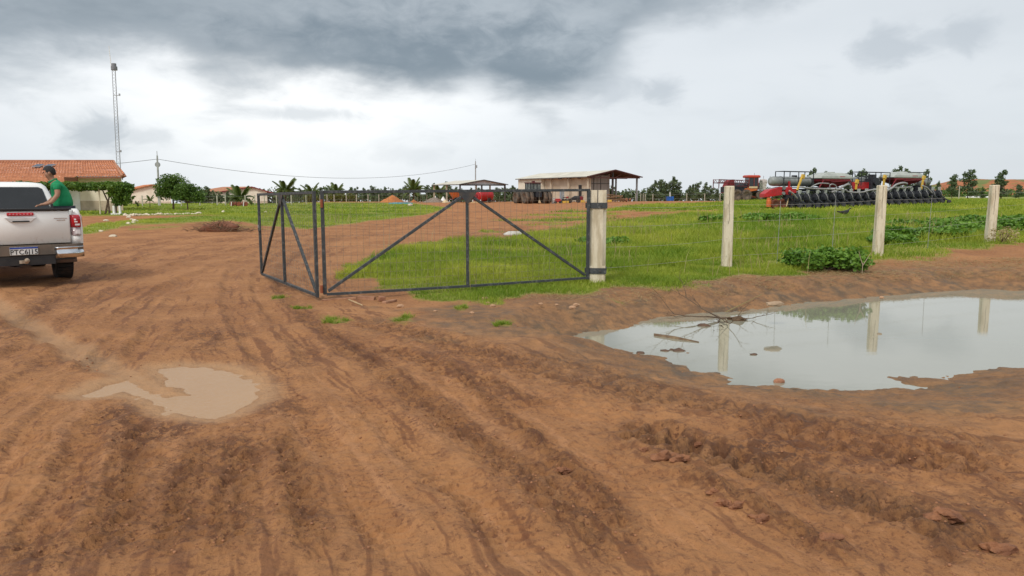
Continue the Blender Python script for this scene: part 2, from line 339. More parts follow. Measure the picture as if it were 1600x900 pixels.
def ground(X, Y, fine=True):
    X = np.asarray(X, float); Y = np.asarray(Y, float); r = np.hypot(X, Y); front = Y > .6
    u, v = proj(X, Y); u = np.where(front, u, 800+3000*np.sign(X+1e-9)); v = np.where(front, np.minimum(v, 3000), 3000)
    cell = r*.0045+.002
    def fade(wl): return np.clip(wl/(2.2*cell)-.4, 0, 1)
    z = .04*fbm(X, Y, .12, 3, 1)*S(4, 14, r)
    z = z + .2*S(5, 13, X)*S(12, 19, Y) + .3*S(22, 40, X)*S(40, 66, Y)
    # far falls away so that the skyline sits where the trees stand
    vh = 317-3.0*S(420, 520, u)-1.0*S(900, 1100, u)-6.2*S(1120, 1450, u)
    far = np.where(front, H0-(vh-299.2)/F*Y, -.02*np.maximum(r-140, 0)+.4)
    z = np.where(r > 60, np.minimum(z, far+.0*r), z)
    # grass masks
    en = 3.2*fbm(X, Y, .9, 4, 11)*np.clip(40/np.maximum(r, 6), .3, 3)
    def gm(poly, soft, k=1.): q = sdf(poly, u, v)+en*k; return S(-soft, soft, q), q
    gA, qA = gm(FIELD, 3, 1.0); gB, _ = gm(BAND, 1.2, .25); gC, qC = gm(LAWN, 1.5, .35)
    grass = np.maximum(np.maximum(gA, gB), gC)
    sparse = S(.1, .6, fbm(X, Y, .22, 4, 31)+.15)*S(-4, 6, sdf([(740, 372), (760, 345), (900, 325), (1150, 322), (1200, 336), (1000, 345), (880, 356)], u, v))*.7
    sparse = np.maximum(sparse, .55*S(.2, .7, fbm(X, Y, .5, 3, 35)+.3)*S(-1, 4, sdf([(200, 350), (310, 346), (420, 352), (470, 360), (400, 364), (300, 356), (200, 362)], u, v)))
    grass = np.maximum(grass, sparse)
    for (cu_, cv), ru, rv in PATCHES:
        q = 1-np.sqrt(((u-cu_)/ru)**2+((v-cv)/rv)**2)+.5*fbm(X, Y, 3, 2, 3); grass = np.maximum(grass, .62*S(-.1, .5, q))
    # pond and puddle beds
    near = (r < 40) & front
    qp = np.full(X.shape, -50.); qp[near] = sdf(POND, X[near], Y[near])
    qp = qp + (.09*fbm(X, Y, 2.2, 4, 5)+.045*fbm(X, Y, 7, 3, 6))*fade(.2)
    back = S(-.2, .6, (Y-.62*X)-7.6)        # far bank is steeper than the road side
    slope = .16+.18*back
    sh = WL + np.where(qp < 0, np.minimum(-qp*slope, .55)*(1-.18*S(0, 2, -qp)), -.35*np.tanh(qp*.7))
    k = S(-2.6, -.2, qp)
    z = np.where(qp > -2.6, np.minimum(z, z*(1-k)+sh*k), z)
    z = np.where(qp > -.2, sh, z)
    pin = np.zeros(X.shape)-5; nr = (r < 10) & front; pin[nr] = sdf(PUD, X[nr], Y[nr])
    pin = pin+(.035*fbm(X, Y, 3.5, 3, 9)+.02*fbm(X, Y, 12, 2, 8))*fade(.15)
    z = np.where(pin > -.35, np.where(pin > 0, PL-.16*pin, np.minimum(z, PL+.12*(-pin)+.0*z)), z)
    wet = S(-2.6, -.05, qp)*(.70+.30*S(-.2, .5, fbm(X, Y, 1.2, 3, 14))); ob_ = 1-np.sqrt(((u-770)/170)**2+((v-500)/34)**2)+.7*fbm(X, Y, 1.1, 3, 15); wet = np.maximum(wet, .75*S(-.1, .6, ob_)); ob_ = 1-np.sqrt(((u-1500)/260)**2+((v-625)/34)**2)+.7*fbm(X, Y, 1.1, 3, 16); wet = np.maximum(wet, .8*S(-.1, .6, ob_))
    wet = np.maximum(wet, .35*S(-.12, .02, pin)); pale = S(-.30, -.02, pin)*S(.1, -.1, pin)*.9
    dark = np.zeros(X.shape); clod = np.zeros(X.shape)
    nn = fbm(X, Y, 2.4, 4, 21)
    for (cu_, cv), ru, rv, a in DARKB:
        q = 1-np.sqrt(((u-cu_)/ru)**2+((v-cv)/rv)**2); b_ = S(-.5, 1.0, q+.75*nn)*a*.85; dark = np.maximum(dark, b_); clod = np.maximum(clod, b_*.8)
    if fine:
        m_ = (r < 75) & front & (u > -500) & (u < 2100); Xm, Ym, rm = X[m_], Y[m_], r[m_]; cm_ = cell[m_]
        wob = .06*pn(Xm*1.5, Ym*1.5, 4)+.03*pn(Xm*5, Ym*5, 5); dz = np.zeros(Xm.shape); stk = np.zeros(Xm.shape); stw = np.zeros(Xm.shape)+1e-3; dk = dark[m_]; cl = clod[m_]; wt = wet[m_]; pl = pale[m_]
        for line, hw, dep, kd in RUTW:
            d, s, al, L = track(line, Xm, Ym); d = d*s+wob*np.clip(hw*6, .4, 1); ad = np.abs(d); x = ad/hw
            ww = np.exp(-(d/(.55+.02*rm))**2)*(1 if kd in 'rcp' else .5); stk += ww*(.55*pn(d*3.6, al*.25, 70)+.6*pn(d*9, al*.55, 71)+.5*pn(d*23+hw*90, al*1.1, 72)+.35*pn(d*60, al*2.2, 73)); stw += ww
            ends = S(0, .5, al)*S(0, .5, L-al); patch = .35+.65*S(-.5, .5, pn(al*.9, d*.3+hw*50, 3))
            if kd == 'r':
                tr_ = np.sin(al*2*np.pi/.075+np.abs(d)*45); dz += ends*S(1.15, .8, x)*patch*.0055*tr_*np.clip(.05/(2*cm_)-.25, 0, 1)*2; dk = np.maximum(dk, .55*ends*S(1.15, .8, x)*(tr_ < -.25)*patch*S(-.1, .4, pn(al*1.3, d*2+hw*70, 74)))  # low side of the ribs coloured darker, standing in for shade
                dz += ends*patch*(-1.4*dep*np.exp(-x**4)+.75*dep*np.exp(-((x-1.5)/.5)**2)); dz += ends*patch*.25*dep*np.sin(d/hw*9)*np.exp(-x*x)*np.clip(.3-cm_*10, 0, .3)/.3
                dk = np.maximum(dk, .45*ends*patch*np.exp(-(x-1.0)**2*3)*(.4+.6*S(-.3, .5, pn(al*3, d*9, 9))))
            elif kd == 'c':
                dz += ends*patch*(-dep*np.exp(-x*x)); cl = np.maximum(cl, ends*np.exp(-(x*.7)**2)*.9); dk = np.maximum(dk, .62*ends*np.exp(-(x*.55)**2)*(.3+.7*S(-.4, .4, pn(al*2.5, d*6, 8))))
            elif kd == 'p':
                dz += ends*(-dep*np.exp(-x**4)+.3*dep*np.exp(-((x-1.5)/.4)**2)); pl = np.maximum(pl, .65*ends*np.exp(-x**4)); wt = np.maximum(wt, .12*np.exp(-x**4)*ends)
            else:
                lug = np.sin(al*2*np.pi/.17+s*0+np.abs(d)*16+1.5*pn(al*2, d*2, 12))
                amp = S(1.6, .9, x)*ends*patch
                dz += amp*(-dep*.6+dep*.62*np.sign(lug)*np.abs(lug)**.5); cl = np.maximum(cl, ends*np.exp(-(x*.6)**2)*(.9 if kd == 'w' else .6))
                dk = np.maximum(dk, ends*np.exp(-(x*.6)**2)*(.95 if kd == 'w' else .8)*(.45+.55*patch)*np.where(lug < .1, 1., .45)); dz += ends*.5*dep*np.exp(-((x-1.5)/.35)**2)*patch  # dark churned mud; lug hollows coloured darker to stand in for their shade
                if kd == 'w': wt = np.maximum(wt, .2*ends*np.exp(-(x*.6)**2))
        stk = stk/np.sqrt(stw*stw+.12)*1.6; dz += .010*stk*np.clip(.07/(2*cm_)-.2, 0, 1)
        streak = np.zeros(X.shape); streak[m_] = stk; z = z.copy(); sm_ = (1-S(-.5, .0, pin[m_]))*(1-.8*S(-.8, 0, qp[m_])); z[m_] += dz*sm_
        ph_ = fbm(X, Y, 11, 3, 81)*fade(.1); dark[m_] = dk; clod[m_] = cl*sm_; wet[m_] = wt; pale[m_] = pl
        a = (1-.9*S(-.15, .05, pin))*(1-S(-.02, .1, qp))*(1-.4*grass)
        z += a*.022*fbm(X, Y, 1.3, 3, 41)*fade(.5)
        rough_ = .35+.65*S(-.3, .6, fbm(X, Y, .8, 3, 44))
        z += a*.011*rough_*fbm(X, Y, 8, 2, 51)*fade(.09)*2 + a*.0065*rough_*fbm(X, Y, 24, 2, 55)*fade(.035)*1.6
        # clods: billowy lumps
        b1 = np.abs(pn(X*6.5, Y*6.5, 61)); b2 = np.abs(pn(X*15, Y*15, 62)); b3 = np.abs(pn(X*33, Y*33, 63))
        z += a*clod*((.075*(.33-b1)*fade(.12))+(.05*(.36-b2)*fade(.06))+(.022*(.4-b3)*fade(.03)))
    if not fine: streak = np.zeros(X.shape)
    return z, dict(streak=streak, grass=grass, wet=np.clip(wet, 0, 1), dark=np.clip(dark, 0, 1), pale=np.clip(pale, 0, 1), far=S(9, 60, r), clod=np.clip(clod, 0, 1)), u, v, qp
# radial sheet: fine ahead of the viewer, coarse behind, out to the skyline
rr = np.concatenate([np.array([.02, .4, .8, 1.2, 1.6, 2.0, 2.3]), np.exp(np.arange(math.log(2.5), math.log(7), .0034)), np.exp(np.arange(math.log(7), math.log(14), .0046)), np.exp(np.arange(math.log(14), math.log(60), .0088)), np.exp(np.arange(math.log(60), math.log(5200), .045))])
aa = np.concatenate([np.linspace(-46, 46, 860), np.linspace(46, 314, 70)[1:-1]])*math.pi/180
RRg, AAg = np.meshgrid(rr, aa, indexing='ij'); GX_, GY_ = RRg*np.sin(AAg), RRg*np.cos(AAg)
gz, gat, gu, gv, gq = ground(GX_.ravel(), GY_.ravel())
nr_, na_ = RRg.shape; ii = np.arange(nr_-1)[:, None]*na_; jj = np.arange(na_)[None, :]; j2 = (jj+1) % na_
gf = np.stack([ii+jj, ii+na_+jj, ii+na_+j2, ii+j2], -1).reshape(-1, 4)[:, ::-1]
def ground_mat():
    m = bpy.data.materials.new('red_earth'); m.use_nodes = True; n = NT(m.node_tree)
    def A(k): return n.n('ShaderNodeAttribute', attribute_name=k).outputs['Fac']
    P = n.n('ShaderNodeNewGeometry').outputs['Position']
    nA = n.noise(P, .7, 6, .6); nB = n.noise(P, 5.5, 7, .62); nC = n.noise(P, 38, 5, .65); nD = n.noise(P, 140, 3, .6)
    c = n.mix(n.ss(nA, .35, .68), (.395, .186, .074), (.305, .134, .050))
    c = n.mix(n.ss(nB, .5, .72, 0, .30), c, (.215, .092, .045))
    c = n.mix(n.ss(nB, .42, .25, 0, .5), c, (.46, .22, .10))
    sk = A('streak'); c = n.mix(n.ss(sk, .16, .42, 0, .68), c, (.175, .070, .031)); c = n.mix(n.ss(sk, -.2, -.6, 0, .45), c, (.48, .235, .108))
    c = n.mix(A('far'), c, n.mix(n.ss(nA, .35, .65), (.43, .186, .064), (.33, .132, .045)))
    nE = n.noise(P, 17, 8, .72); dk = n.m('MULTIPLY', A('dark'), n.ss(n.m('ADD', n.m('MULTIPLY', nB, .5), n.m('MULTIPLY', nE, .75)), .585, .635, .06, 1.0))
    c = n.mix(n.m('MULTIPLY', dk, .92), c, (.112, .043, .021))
    sp_ = n.m('MULTIPLY', n.ss(nE, .555, .585), n.ss(nA, .35, .62, .25, .95)); sp_ = n.m('MULTIPLY', sp_, n.ss(sk, -.5, .4, .35, 1.0)); c = n.mix(sp_, c, (.16, .063, .030))  # dark mud specks, also standing in for shade in small crevices
    nF = n.noise(n.mapping(P, (1, 1.0, 1), (3, 7, 1)), 30, 6, .7); c = n.mix(n.m('MULTIPLY', n.ss(nF, .565, .59), n.ss(n.m('ADD', n.m('MULTIPLY', nA, .6), n.m('MULTIPLY', A('dark'), .35)), .24, .46, .15, .95)), c, (.155, .060, .027))
    c = n.mix(n.m('MULTIPLY', n.ss(nC, .575, .62), n.ss(nB, .4, .6, .1, .7)), c, (.14, .055, .026))
    c = n.mix(n.ss(nD, .66, .76, 0, .5), c, (.50, .28, .16))
    we = n.m('MULTIPLY', A('wet'), n.ss(nB, .3, .62, .55, 1.0))
    c = n.mix(we, c, n.mix(n.ss(nB, .38, .62), (.215, .135, .068), (.12, .074, .038)))
    c = n.mix(n.m('MULTIPLY', A('pale'), .85), c, (.46, .275, .145))
    straw = n.mix(n.ss(nC, .4, .65), (.155, .115, .04), (.06, .075, .018))
    gr = n.mix(n.ss(nA, .35, .65), (.17, .24, .028), (.30, .30, .05))
    gr = n.mix(n.ss(nB, .45, .7, 0, .6), gr, straw)
    gf_ = n.m('MULTIPLY', A('grass'), n.ss(A('far'), 0, 1, .86, 1.0)); c = n.mix(gf_, c, gr)
    p = n.n('ShaderNodeBsdfPrincipled'); n.put(p.inputs['Base Color'], c); p.inputs['Specular IOR Level'].default_value = .35
    ro = n.m('SUBTRACT', .88, n.m('MULTIPLY', we, n.ss(nB, .35, .65, .10, .40)), clamp=True)
    ro = n.m('SUBTRACT', ro, n.m('MULTIPLY', dk, .22), clamp=True); n.put(p.inputs['Roughness'], ro)
    hh = n.m('ADD', n.m('ADD', n.m('MULTIPLY', nB, .5), n.m('MULTIPLY', nE, .9)), n.m('ADD', n.m('MULTIPLY', nC, .28), n.m('MULTIPLY', nD, .10)))
    b = n.n('ShaderNodeBump'); b.inputs['Distance'].default_value = .07; n.put(b.inputs['Strength'], n.m('ADD', .55, n.m('MULTIPLY', A('clod'), .4)))
    n.l(hh, b.inputs['Height']); n.l(b.outputs[0], p.inputs['Normal'])
    o = n.n('ShaderNodeOutputMaterial'); n.l(p.outputs[0], o.inputs[0]); return m
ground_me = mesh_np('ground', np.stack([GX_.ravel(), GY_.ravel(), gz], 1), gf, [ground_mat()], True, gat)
tag(link(bpy.data.objects.new('ground', ground_me)), 'rutted red dirt yard with green field beyond', kind='structure')
def gh(x, y):
    return float(ground(np.array([x]), np.array([y]))[0][0])
def water_mat(name, deep, rgh, ior, wave, amp):
    m = bpy.data.materials.new(name); m.use_nodes = True; n = NT(m.node_tree)
    P = n.n('ShaderNodeNewGeometry').outputs['Position']; f = n.noise(P, .8, 4)
    d = n.n('ShaderNodeBsdfDiffuse'); n.put(d.inputs[0], n.mix(f, deep, tuple(x*.8 for x in deep)))
    g = n.n('ShaderNodeBsdfGlossy'); g.inputs['Roughness'].default_value = rgh; g.inputs[0].default_value = (.97, .97, .95, 1)
    b = n.n('ShaderNodeBump'); b.inputs['Strength'].default_value = amp; b.inputs['Distance'].default_value = .004 if name == 'pond_water' else .016
    n.l(n.noise(n.mapping(P, (1, 2.2, 1)), wave, 3), b.inputs['Height']); n.l(b.outputs[0], g.inputs['Normal'])
    fr = n.n('ShaderNodeFresnel'); fr.inputs['IOR'].default_value = ior
    x = n.n('ShaderNodeMixShader'); n.l(fr.outputs[0], x.inputs[0]); n.l(d.outputs[0], x.inputs[1]); n.l(g.outputs[0], x.inputs[2])
    o = n.n('ShaderNodeOutputMaterial'); n.l(x.outputs[0], o.inputs[0]); return m
def water_sheet(name, poly, z, m, grow, label):
    cx = sum(p[0] for p in poly)/len(poly); cy = sum(p[1] for p in poly)/len(poly); xs = [p[0] for p in poly]; ys = [p[1] for p in poly]
    x0, x1, y0, y1 = min(xs)-grow, max(xs)+grow, min(ys)-grow, max(ys)+grow; N = 40
    gx, gy = np.meshgrid(np.linspace(x0, x1, N), np.linspace(y0, y1, N)); q = sdf(poly, gx.ravel(), gy.ravel()).reshape(N, N)
    fs = [(j*N+i, j*N+i+1, (j+1)*N+i+1, (j+1)*N+i) for j in range(N-1) for i in range(N-1) if max(q[j, i], q[j, i+1], q[j+1, i], q[j+1, i+1]) > -grow]
    me = mesh_np(name, np.stack([gx.ravel(), gy.ravel(), np.full(N*N, z)], 1), fs, [m])
    return tag(link(bpy.data.objects.new(name, me)), label, kind='structure')
water_sheet('pond_water', POND, WL, water_mat('pond_water', (.31, .30, .23), .010, 3.0, 5, .12), .7, 'still grey-green rainwater pond reflecting sky and posts')
water_sheet('puddle_water', PUD, PL, water_mat('puddle_water', (.45, .275, .145), .06, 1.28, 26, 1.0), .12, 'shallow muddy tan puddle in the dirt road')
# ------------------------------------------------------------------ shared materials
WHITE = mat('white_paint', (.80, .79, .75), (.74, .72, .68), 2, .5)
CREAM = mat('cream_wall', (.62, .53, .41), (.52, .43, .32), .9, .85, bump=.2, bscale=8)
PALE = mat('pale_wall', (.80, .75, .62), (.70, .64, .51), .7, .85, bump=.2, bscale=8)
CONC = mat('post_concrete', (.70, .62, .47), (.50, .42, .29), 5.5, .9, bump=.7, bscale=40, stretch=(1.6, 1.6, .3), lo=.42, hi=.64)
TILE = mat('clay_tile', (.58, .235, .115), (.44, .165, .08), 2.2, .8, bump=.2)
TILE2 = mat('faded_clay_tile', (.46, .22, .13), (.36, .17, .10), 2.2, .8)
SHEET = mat('roof_sheet', (.62, .59, .50), (.50, .47, .40), .5, .55, spec=.3)
DSTEEL = mat('dark_steel', (.045, .048, .052), (.09, .07, .055), 7, .6, bump=.2)
RUSTST = mat('weathered_steel', (.045, .050, .053), (.12, .122, .12), 22, .6, bump=.3, lo=.48, hi=.72, stretch=(1, 1, 1))
GALV = mat('galvanised', (.42, .43, .43), (.30, .31, .31), 5, .45, .6)
BLACK = mat('black_plastic', (.018, .018, .02), (.03, .028, .028), 5, .55)
RUBBER = mat('rubber', (.026, .024, .023), (.07, .045, .032), 5, .85, bump=.3, lo=.45, hi=.7)
RUBDIRT = mat('dusty_rubber', (.17, .12, .085), (.06, .05, .042), 3, .9, bump=.3)
RED = mat('red_paint', (.50, .018, .022), (.36, .02, .02), 4, .4, coat=.2)
DRED = mat('dark_red_paint', (.23, .02, .03), (.15, .018, .024), 4, .5)
ORANGE = mat('orange_paint', (.62, .16, .04), (.45, .11, .035), 4, .5)
CREAMP = mat('cream_paint', (.66, .52, .30), (.55, .42, .25), 4, .5)
YELLOW = mat('yellow_paint', (.68, .42, .05), (.5, .32, .06), 5, .5)
GREYP = mat('grey_tank', (.27, .285, .275), (.19, .20, .19), 1.5, .45)
LGREY = mat('light_grey_plastic', (.42, .44, .40), (.33, .35, .32), 1.5, .5)
GLASS = mat('dark_glass', (.012, .014, .016), (.02, .022, .025), 2, .06, spec=.6)
WOOD = mat('old_wood', (.28, .17, .09), (.17, .10, .055), 6, .85, bump=.5, stretch=(1, 1, .3))
BARK = mat('bark', (.15, .10, .065), (.08, .055, .038), 8, .9, bump=.6)
BLUE = mat('blue_plastic', (.02, .12, .45), (.02, .08, .3), 3, .5)
HOSE = mat('grey_hose', (.34, .33, .33), (.25, .24, .24), 12, .6)
SOILH = mat('orange_soil', (.46, .17, .05), (.34, .12, .04), .8, .95, bump=.6, bscale=5)
GRAVEL = mat('grey_gravel', (.26, .21, .17), (.17, .13, .10), 5, .95, bump=.8, bscale=30)
def frame_at(u, v, Y): p = at(u, v, Y); return p
def wall_panel(mb, x0, x1, z0, z1, y, t=.15): mb.box(((x0+x1)/2, y+t/2, (z0+z1)/2), (x1-x0, t, z1-z0))
def corrugated(mb, A, B, C_, D_, n, amp, rows=1, lap=.02):
    """tiled or ribbed roof plane: A-B the eave, D-C the ridge; n ribs along it, rows of tiles up the slope"""
    A, B, C_, D_ = map(Vector, (A, B, C_, D_)); nrm = (B-A).cross(D_-A).normalized()
    if nrm.z < 0: nrm = -nrm
    m_ = n*4
    for j in range(rows):
        t0, t1 = j/rows, (j+1)/rows; vs = []
        for t, lift in ((t0, lap), (t1, 0)):
            a, b = A.lerp(D_, t), B.lerp(C_, t)
            for i in range(m_+1): vs.append(a.lerp(b, i/m_)+nrm*(amp*math.cos(i*math.pi/2)+lift))
        mb.add(vs, [(i, i+1, m_+2+i, m_+1+i) for i in range(m_)])
# ------------------------------------------------------------------ long orange-roofed farmhouse, far left
hb = at(193, 329, 64); hb.z = 0
FARM = mat('farm_wall', (.78, .70, .56), (.68, .59, .45), .9, .85, bump=.2, bscale=8)
house = empty('farmhouse', (hb.x, hb.y, gh(hb.x, hb.y)-.05), R(0), 'long cream farmhouse with an orange clay tile roof behind the leafy pergola', 'house')
def shear(mb): mb.v = [(x-.56*max(y, 0), y, z) for x, y, z in mb.v]; return mb
b = MB(); L = 24
wall_panel(b, -L, 0, 0, 2.95, 0, .2); wall_panel(b, -L, 0, 0, 2.95, 7.8, .2)
b.box((-.1, 4, 1.47), (.2, 7.6, 2.95)); b.box((-L+.1, 4, 1.47), (.2, 7.6, 2.95)); shear(b).build('wall', FARM, house)
b = MB(); b.box((-L/2, -.02, .45), (L, .05, .9)); b.build('wall_base_band', mat('tan_band', (.50, .40, .29), None, 2, .9), house)
b = MB(); fr, ee = -.75, .45; rz, ez = 4.42, 2.96
corrugated(b, (-3.3, fr, ez), (ee, fr, ez), (-.45, 4, rz), (-3.3, 4, rz), 14, .035, 10)
corrugated(b, (-L, -2.6, 2.42), (-3.3, -2.6, 2.42), (-3.3, 4, rz), (-L, 4, rz), 80, .035, 15)
corrugated(b, (ee, 8.7, ez), (ee, fr, ez), (-.45, 4, rz), (-.45, 4.01, rz), 34, .035, 10)
corrugated(b, (-L, 8.7, ez), (ee, 8.7, ez), (-.45, 4, rz), (-L, 4, rz), 96, .035, 8)
shear(b).build('roof_tiles', TILE, house, kind='stuff')
b = MB(); b.bar((-L, 4, rz+.05), (-.45, 4, rz+.05), .22, .14); b.bar((-.45, 4, rz+.05), (ee, fr, ez+.05), .16, .1); shear(b).build('ridge_tile', TILE2, house)
b = MB(); b.box(((-3.3+ee)/2, fr, ez-.09), (3.3+ee, .06, .16)); b.box((-3.33, (fr-2.6)/2, 2.72), (.06, 1.9, .3)); b.bar((ee, fr, ez-.08), (ee, 8.7, ez-.08), .06, .16)
b.box((-L/2-1.65, -2.6, 2.34), (L-3.3, .06, .14)); shear(b).build('fascia', mat('fascia_wood', (.24, .10, .055), None, 5, .7), house)
for i in range(5):
    b = MB(); b.box((-3.6-i*4.2, -2.35, 1.15), (.18, .18, 2.3)); b.build('porch_post', WHITE, house)
for x, w_ in ((-6.2, 1.3), (-11.5, 1.3), (-17, 1.3)):
    b = MB(); b.box((x, -.04, 1.5), (w_, .06, 1.1)); fr_ = b.build('window', WHITE, house)
    for k in (-1, 1): b = MB(); b.box((x+k*w_*.235, -.075, 1.5), (w_*.42, .02, .96)); b.build('pane', GLASS, fr_)
b = MB(); b.box((-4.1, -.05, 1.05), (.9, .06, 2.1)); b.build('door', WHITE, house)
for dx in (0, 1.1):
    cx = at(64+dx*16, 260, 66.4); lx = cx.x-hb.x
    t = .70; y_ = -2.6+t*6.6; z_ = 2.42+t*(rz-2.42)+.14; sl = math.atan2(rz-2.42, 6.6)
    b = MB(); b.box((lx, y_, z_), (.70, .80, .05), (sl, 0, 0)); p_ = b.build('solar_panel', mat('panel_frame', (.55, .56, .57), None, 4, .4, .5), house)
    b = MB(); b.box((lx, y_-.01, z_+.032), (.60, .70, .015), (sl, 0, 0)); b.build('solar_cell_sheet', mat('solar_blue', (.05, .07, .11), (.09, .11, .15), 6, .2), p_)
# ------------------------------------------------------------------ smaller houses behind
def cottage(u0, u1, upk, vbase, veave, vpk, Y, length, dirx, label, roofm, porch=False):
    A, B = at(u0, vbase, Y), at(u1, vbase, Y); zb = at(u0, vbase, Y).z; ze, zp = at(u0, veave, Y).z-zb, at(u0, vpk, Y).z-zb
    w_ = (B-A).length; o = empty('cottage', (A.x, A.y, zb), 0, label, 'house'); xp = (at(upk, vpk, Y).x-A.x)
    b = MB(); lx, ly = dirx
    def q(x, z, k): return (x+lx*length*k, ly*length*k, z)
    for k0, k1 in ((0, 1),):
        ring0 = [q(0, 0, 0), q(w_, 0, 0), q(w_, ze, 0), q(xp, zp-.06, 0), q(0, ze, 0)]; ring1 = [q(0, 0, 1), q(w_, 0, 1), q(w_, ze, 1), q(xp, zp-.06, 1), q(0, ze, 1)]
        b.loft([ring0, ring1])
    b.build('wall', PALE, o)
    b = MB(); s1 = (zp-ze)/xp; s2 = (zp-ze)/(w_-xp); e = .5
    ext = 3.6 if porch else e
    n_ = int(length*3)
    corrugated(b, (-e, -.6, ze-s1*e+.05), (-e+lx*length, ly*length+.3, ze-s1*e+.05), (xp+lx*length, ly*length+.3, zp+.05), (xp, -.6, zp+.05), n_, .04, 6)
    corrugated(b, (w_+ext, -.6, ze-s2*ext*.8+.05), (w_+ext+lx*length, ly*length+.3, ze-s2*ext*.8+.05), (xp+lx*length, ly*length+.3, zp+.05), (xp, -.6, zp+.05), n_, .04, 6)
    b.build('roof_tiles', roofm, o, kind='stuff')
    b = MB(); b.bar((-e, -.63, ze-s1*e), (xp, -.63, zp), .06, .2); b.bar((xp, -.63, zp), (w_+ext, -.63, ze-s2*ext*.8), .06, .2); b.build('barge_board', DRED if porch else TILE, o)
    if porch:
        for k in range(3): b = MB(); b.box((w_+ext-.3, .2+k*3, (ze-1.2)/2), (.16, .16, ze-1.0)); b.build('porch_post', mat('brown_post', (.2, .1, .06), None, 4, .8), o)
    b = MB(); b.box((w_*.5, -.02, .3), (w_, .03, .6)); b.build('wall_base_band', CREAM, o)
    return o
cottage(203, 268, 240, 319, 297, 288.5, 165, 16, (-.55, .83), 'pale cottage with clay roof between the pergola and the round trees', TILE)
cottage(352, 418, 395, 318, 299, 292, 172, 14, (-.75, .66), 'cottage with a dark side porch behind the young coconut palm', TILE2, True)
# ------------------------------------------------------------------ open machine shed and warehouse (frame: x along the gable, y along the length)
def shed_frame(u, Y, dirv, name, label, cat):
    A = at(u, 316, Y); zg = gh(A.x, A.y); ang = math.atan2(dirv[1], dirv[0]); return empty(name, (A.x, A.y, zg), ang, label, cat)
# open shed
os_ = shed_frame(719, 115, (.88, .46), 'open_shed', 'open-sided shed with a pale gabled roof sheltering red machines', 'shed')
w_, L, ez, pz = 7.9, 11, 2.75, 3.45
b = MB(); corrugated(b, (-.3, -.3, ez), (-.3, L, ez), (w_/2, L, pz), (w_/2, -.3, pz), 22, .03, 1); corrugated(b, (w_+.3, -.3, ez), (w_+.3, L, ez), (w_/2, L, pz), (w_/2, -.3, pz), 22, .03, 1); b.build('roof', SHEET, os_)
b = MB(); b.add([(0, 0, ez-.02), (w_, 0, ez-.02), (w_/2, 0, pz-.06), (0, .08, ez-.02), (w_, .08, ez-.02), (w_/2, .08, pz-.06)], [(0, 1, 2), (5, 4, 3), (0, 3, 4, 1), (1, 4, 5, 2), (2, 5, 3, 0)]); b.build('gable_panel', mat('gable_sheet', (.60, .62, .62), None, 1, .6), os_)
b = MB(); b.bar((-.3, -.32, ez-.02), (w_/2, -.32, pz), .08, .14); b.bar((w_/2, -.32, pz), (w_+.3, -.32, ez-.02), .08, .14); b.bar((0, -.05, ez-.1), (w_, -.05, ez-.1), .1, .18); b.bar((-.3, -.3, ez-.06), (-.3, L, ez-.06), .08, .12); b.build('truss', DSTEEL, os_)
for x in (.05, w_/2-.2, w_-.1):
    for y in (.1, L/2, L-.1):
        if x == w_/2-.2 and y > 1: continue
        b = MB(); b.box((x, y, (ez-.05)/2), (.2, .2, ez-.05)); b.build('post', DSTEEL if y < 1 else CONC, os_)
# warehouse
wh = shed_frame(917, 112, (.905, .43), 'warehouse', 'large cream warehouse with a pale roof and open right bay', 'warehouse')
w_, L, ez, pz = 9.2, 24.0, 3.72, 4.75
b = MB(); b.add([(-.38, -.55, ez-.07), (-.38, L, ez-.07), (w_/2, L, pz-.07), (w_/2, -.55, pz-.07), (w_+.38, L, ez-.07), (w_+.38, -.55, ez-.07)], [(0, 1, 2, 3), (3, 2, 4, 5)]); b.build('roof_lining', mat('rusty_underside', (.11, .05, .04), (.07, .04, .035), 2, .8), wh)
b = MB(); corrugated(b, (-.4, -.6, ez), (-.4, L, ez), (w_/2, L, pz), (w_/2, -.6, pz), 60, .03, 1); corrugated(b, (w_+.4, -.6, ez), (w_+.4, L, ez), (w_/2, L, pz), (w_/2, -.6, pz), 60, .03, 1); b.build('roof', SHEET, wh)
b = MB(); b.box((w_/4-.1, L/2, (ez+pz)/2-.1), (.01, .01, .01)); 
b = MB(); b.box((.75, L*.31, ez/2), (.18, L*.60, ez)); b.box((2.6, 1.0, ez/2+.05), (3.9, .18, ez+.1)); b.box((4.5, L/2, ez/2+.2), (.18, L-1.9, ez+.4)); b.build('wall', CREAM, wh)
b = MB(); b.loft([[(0, L*.62, 0), (4.4, L*.62, 0), (4.4, L*.62, ez+.3), (0, L*.62, ez-.12)], [(0, L-.3, 0), (4.4, L-.3, 0), (4.4, L-.3, ez+.3), (0, L-.3, ez-.12)]]); b.build('office_block', PALE, wh)
b = MB(); b.box((2.6, .89, 2.0), (3.7, .03, 3.9)); b.build('grey_end_panel', mat('grey_sheet', (.34, .31, .28), (.27, .25, .22), 1, .6, stretch=(3, 3, .3)), wh)
for x in (1.7, 2.9): b = MB(); b.box((x, .85, 1.9), (.09, .05, 3.8)); b.build('end_wall_stud', DSTEEL, wh)
b = MB(); b.box((2.6, .84, 2.7), (3.8, .05, .08)); b.build('end_wall_rail', DSTEEL, wh)
for x in (.2, 4.6, w_-.15):
    for k in range(5):
        y = .1+k*(L-.6)/4
        if x < 4 and k > 2: continue
        b = MB(); b.box((x, y, ez/2+(.5 if x == 4.6 else 0)), (.22 if x != 4.6 else .26, .22, ez+(1 if x == 4.6 else 0))); b.build('column', GALV if x > 9 else DSTEEL if x > 4 else CREAM, wh)
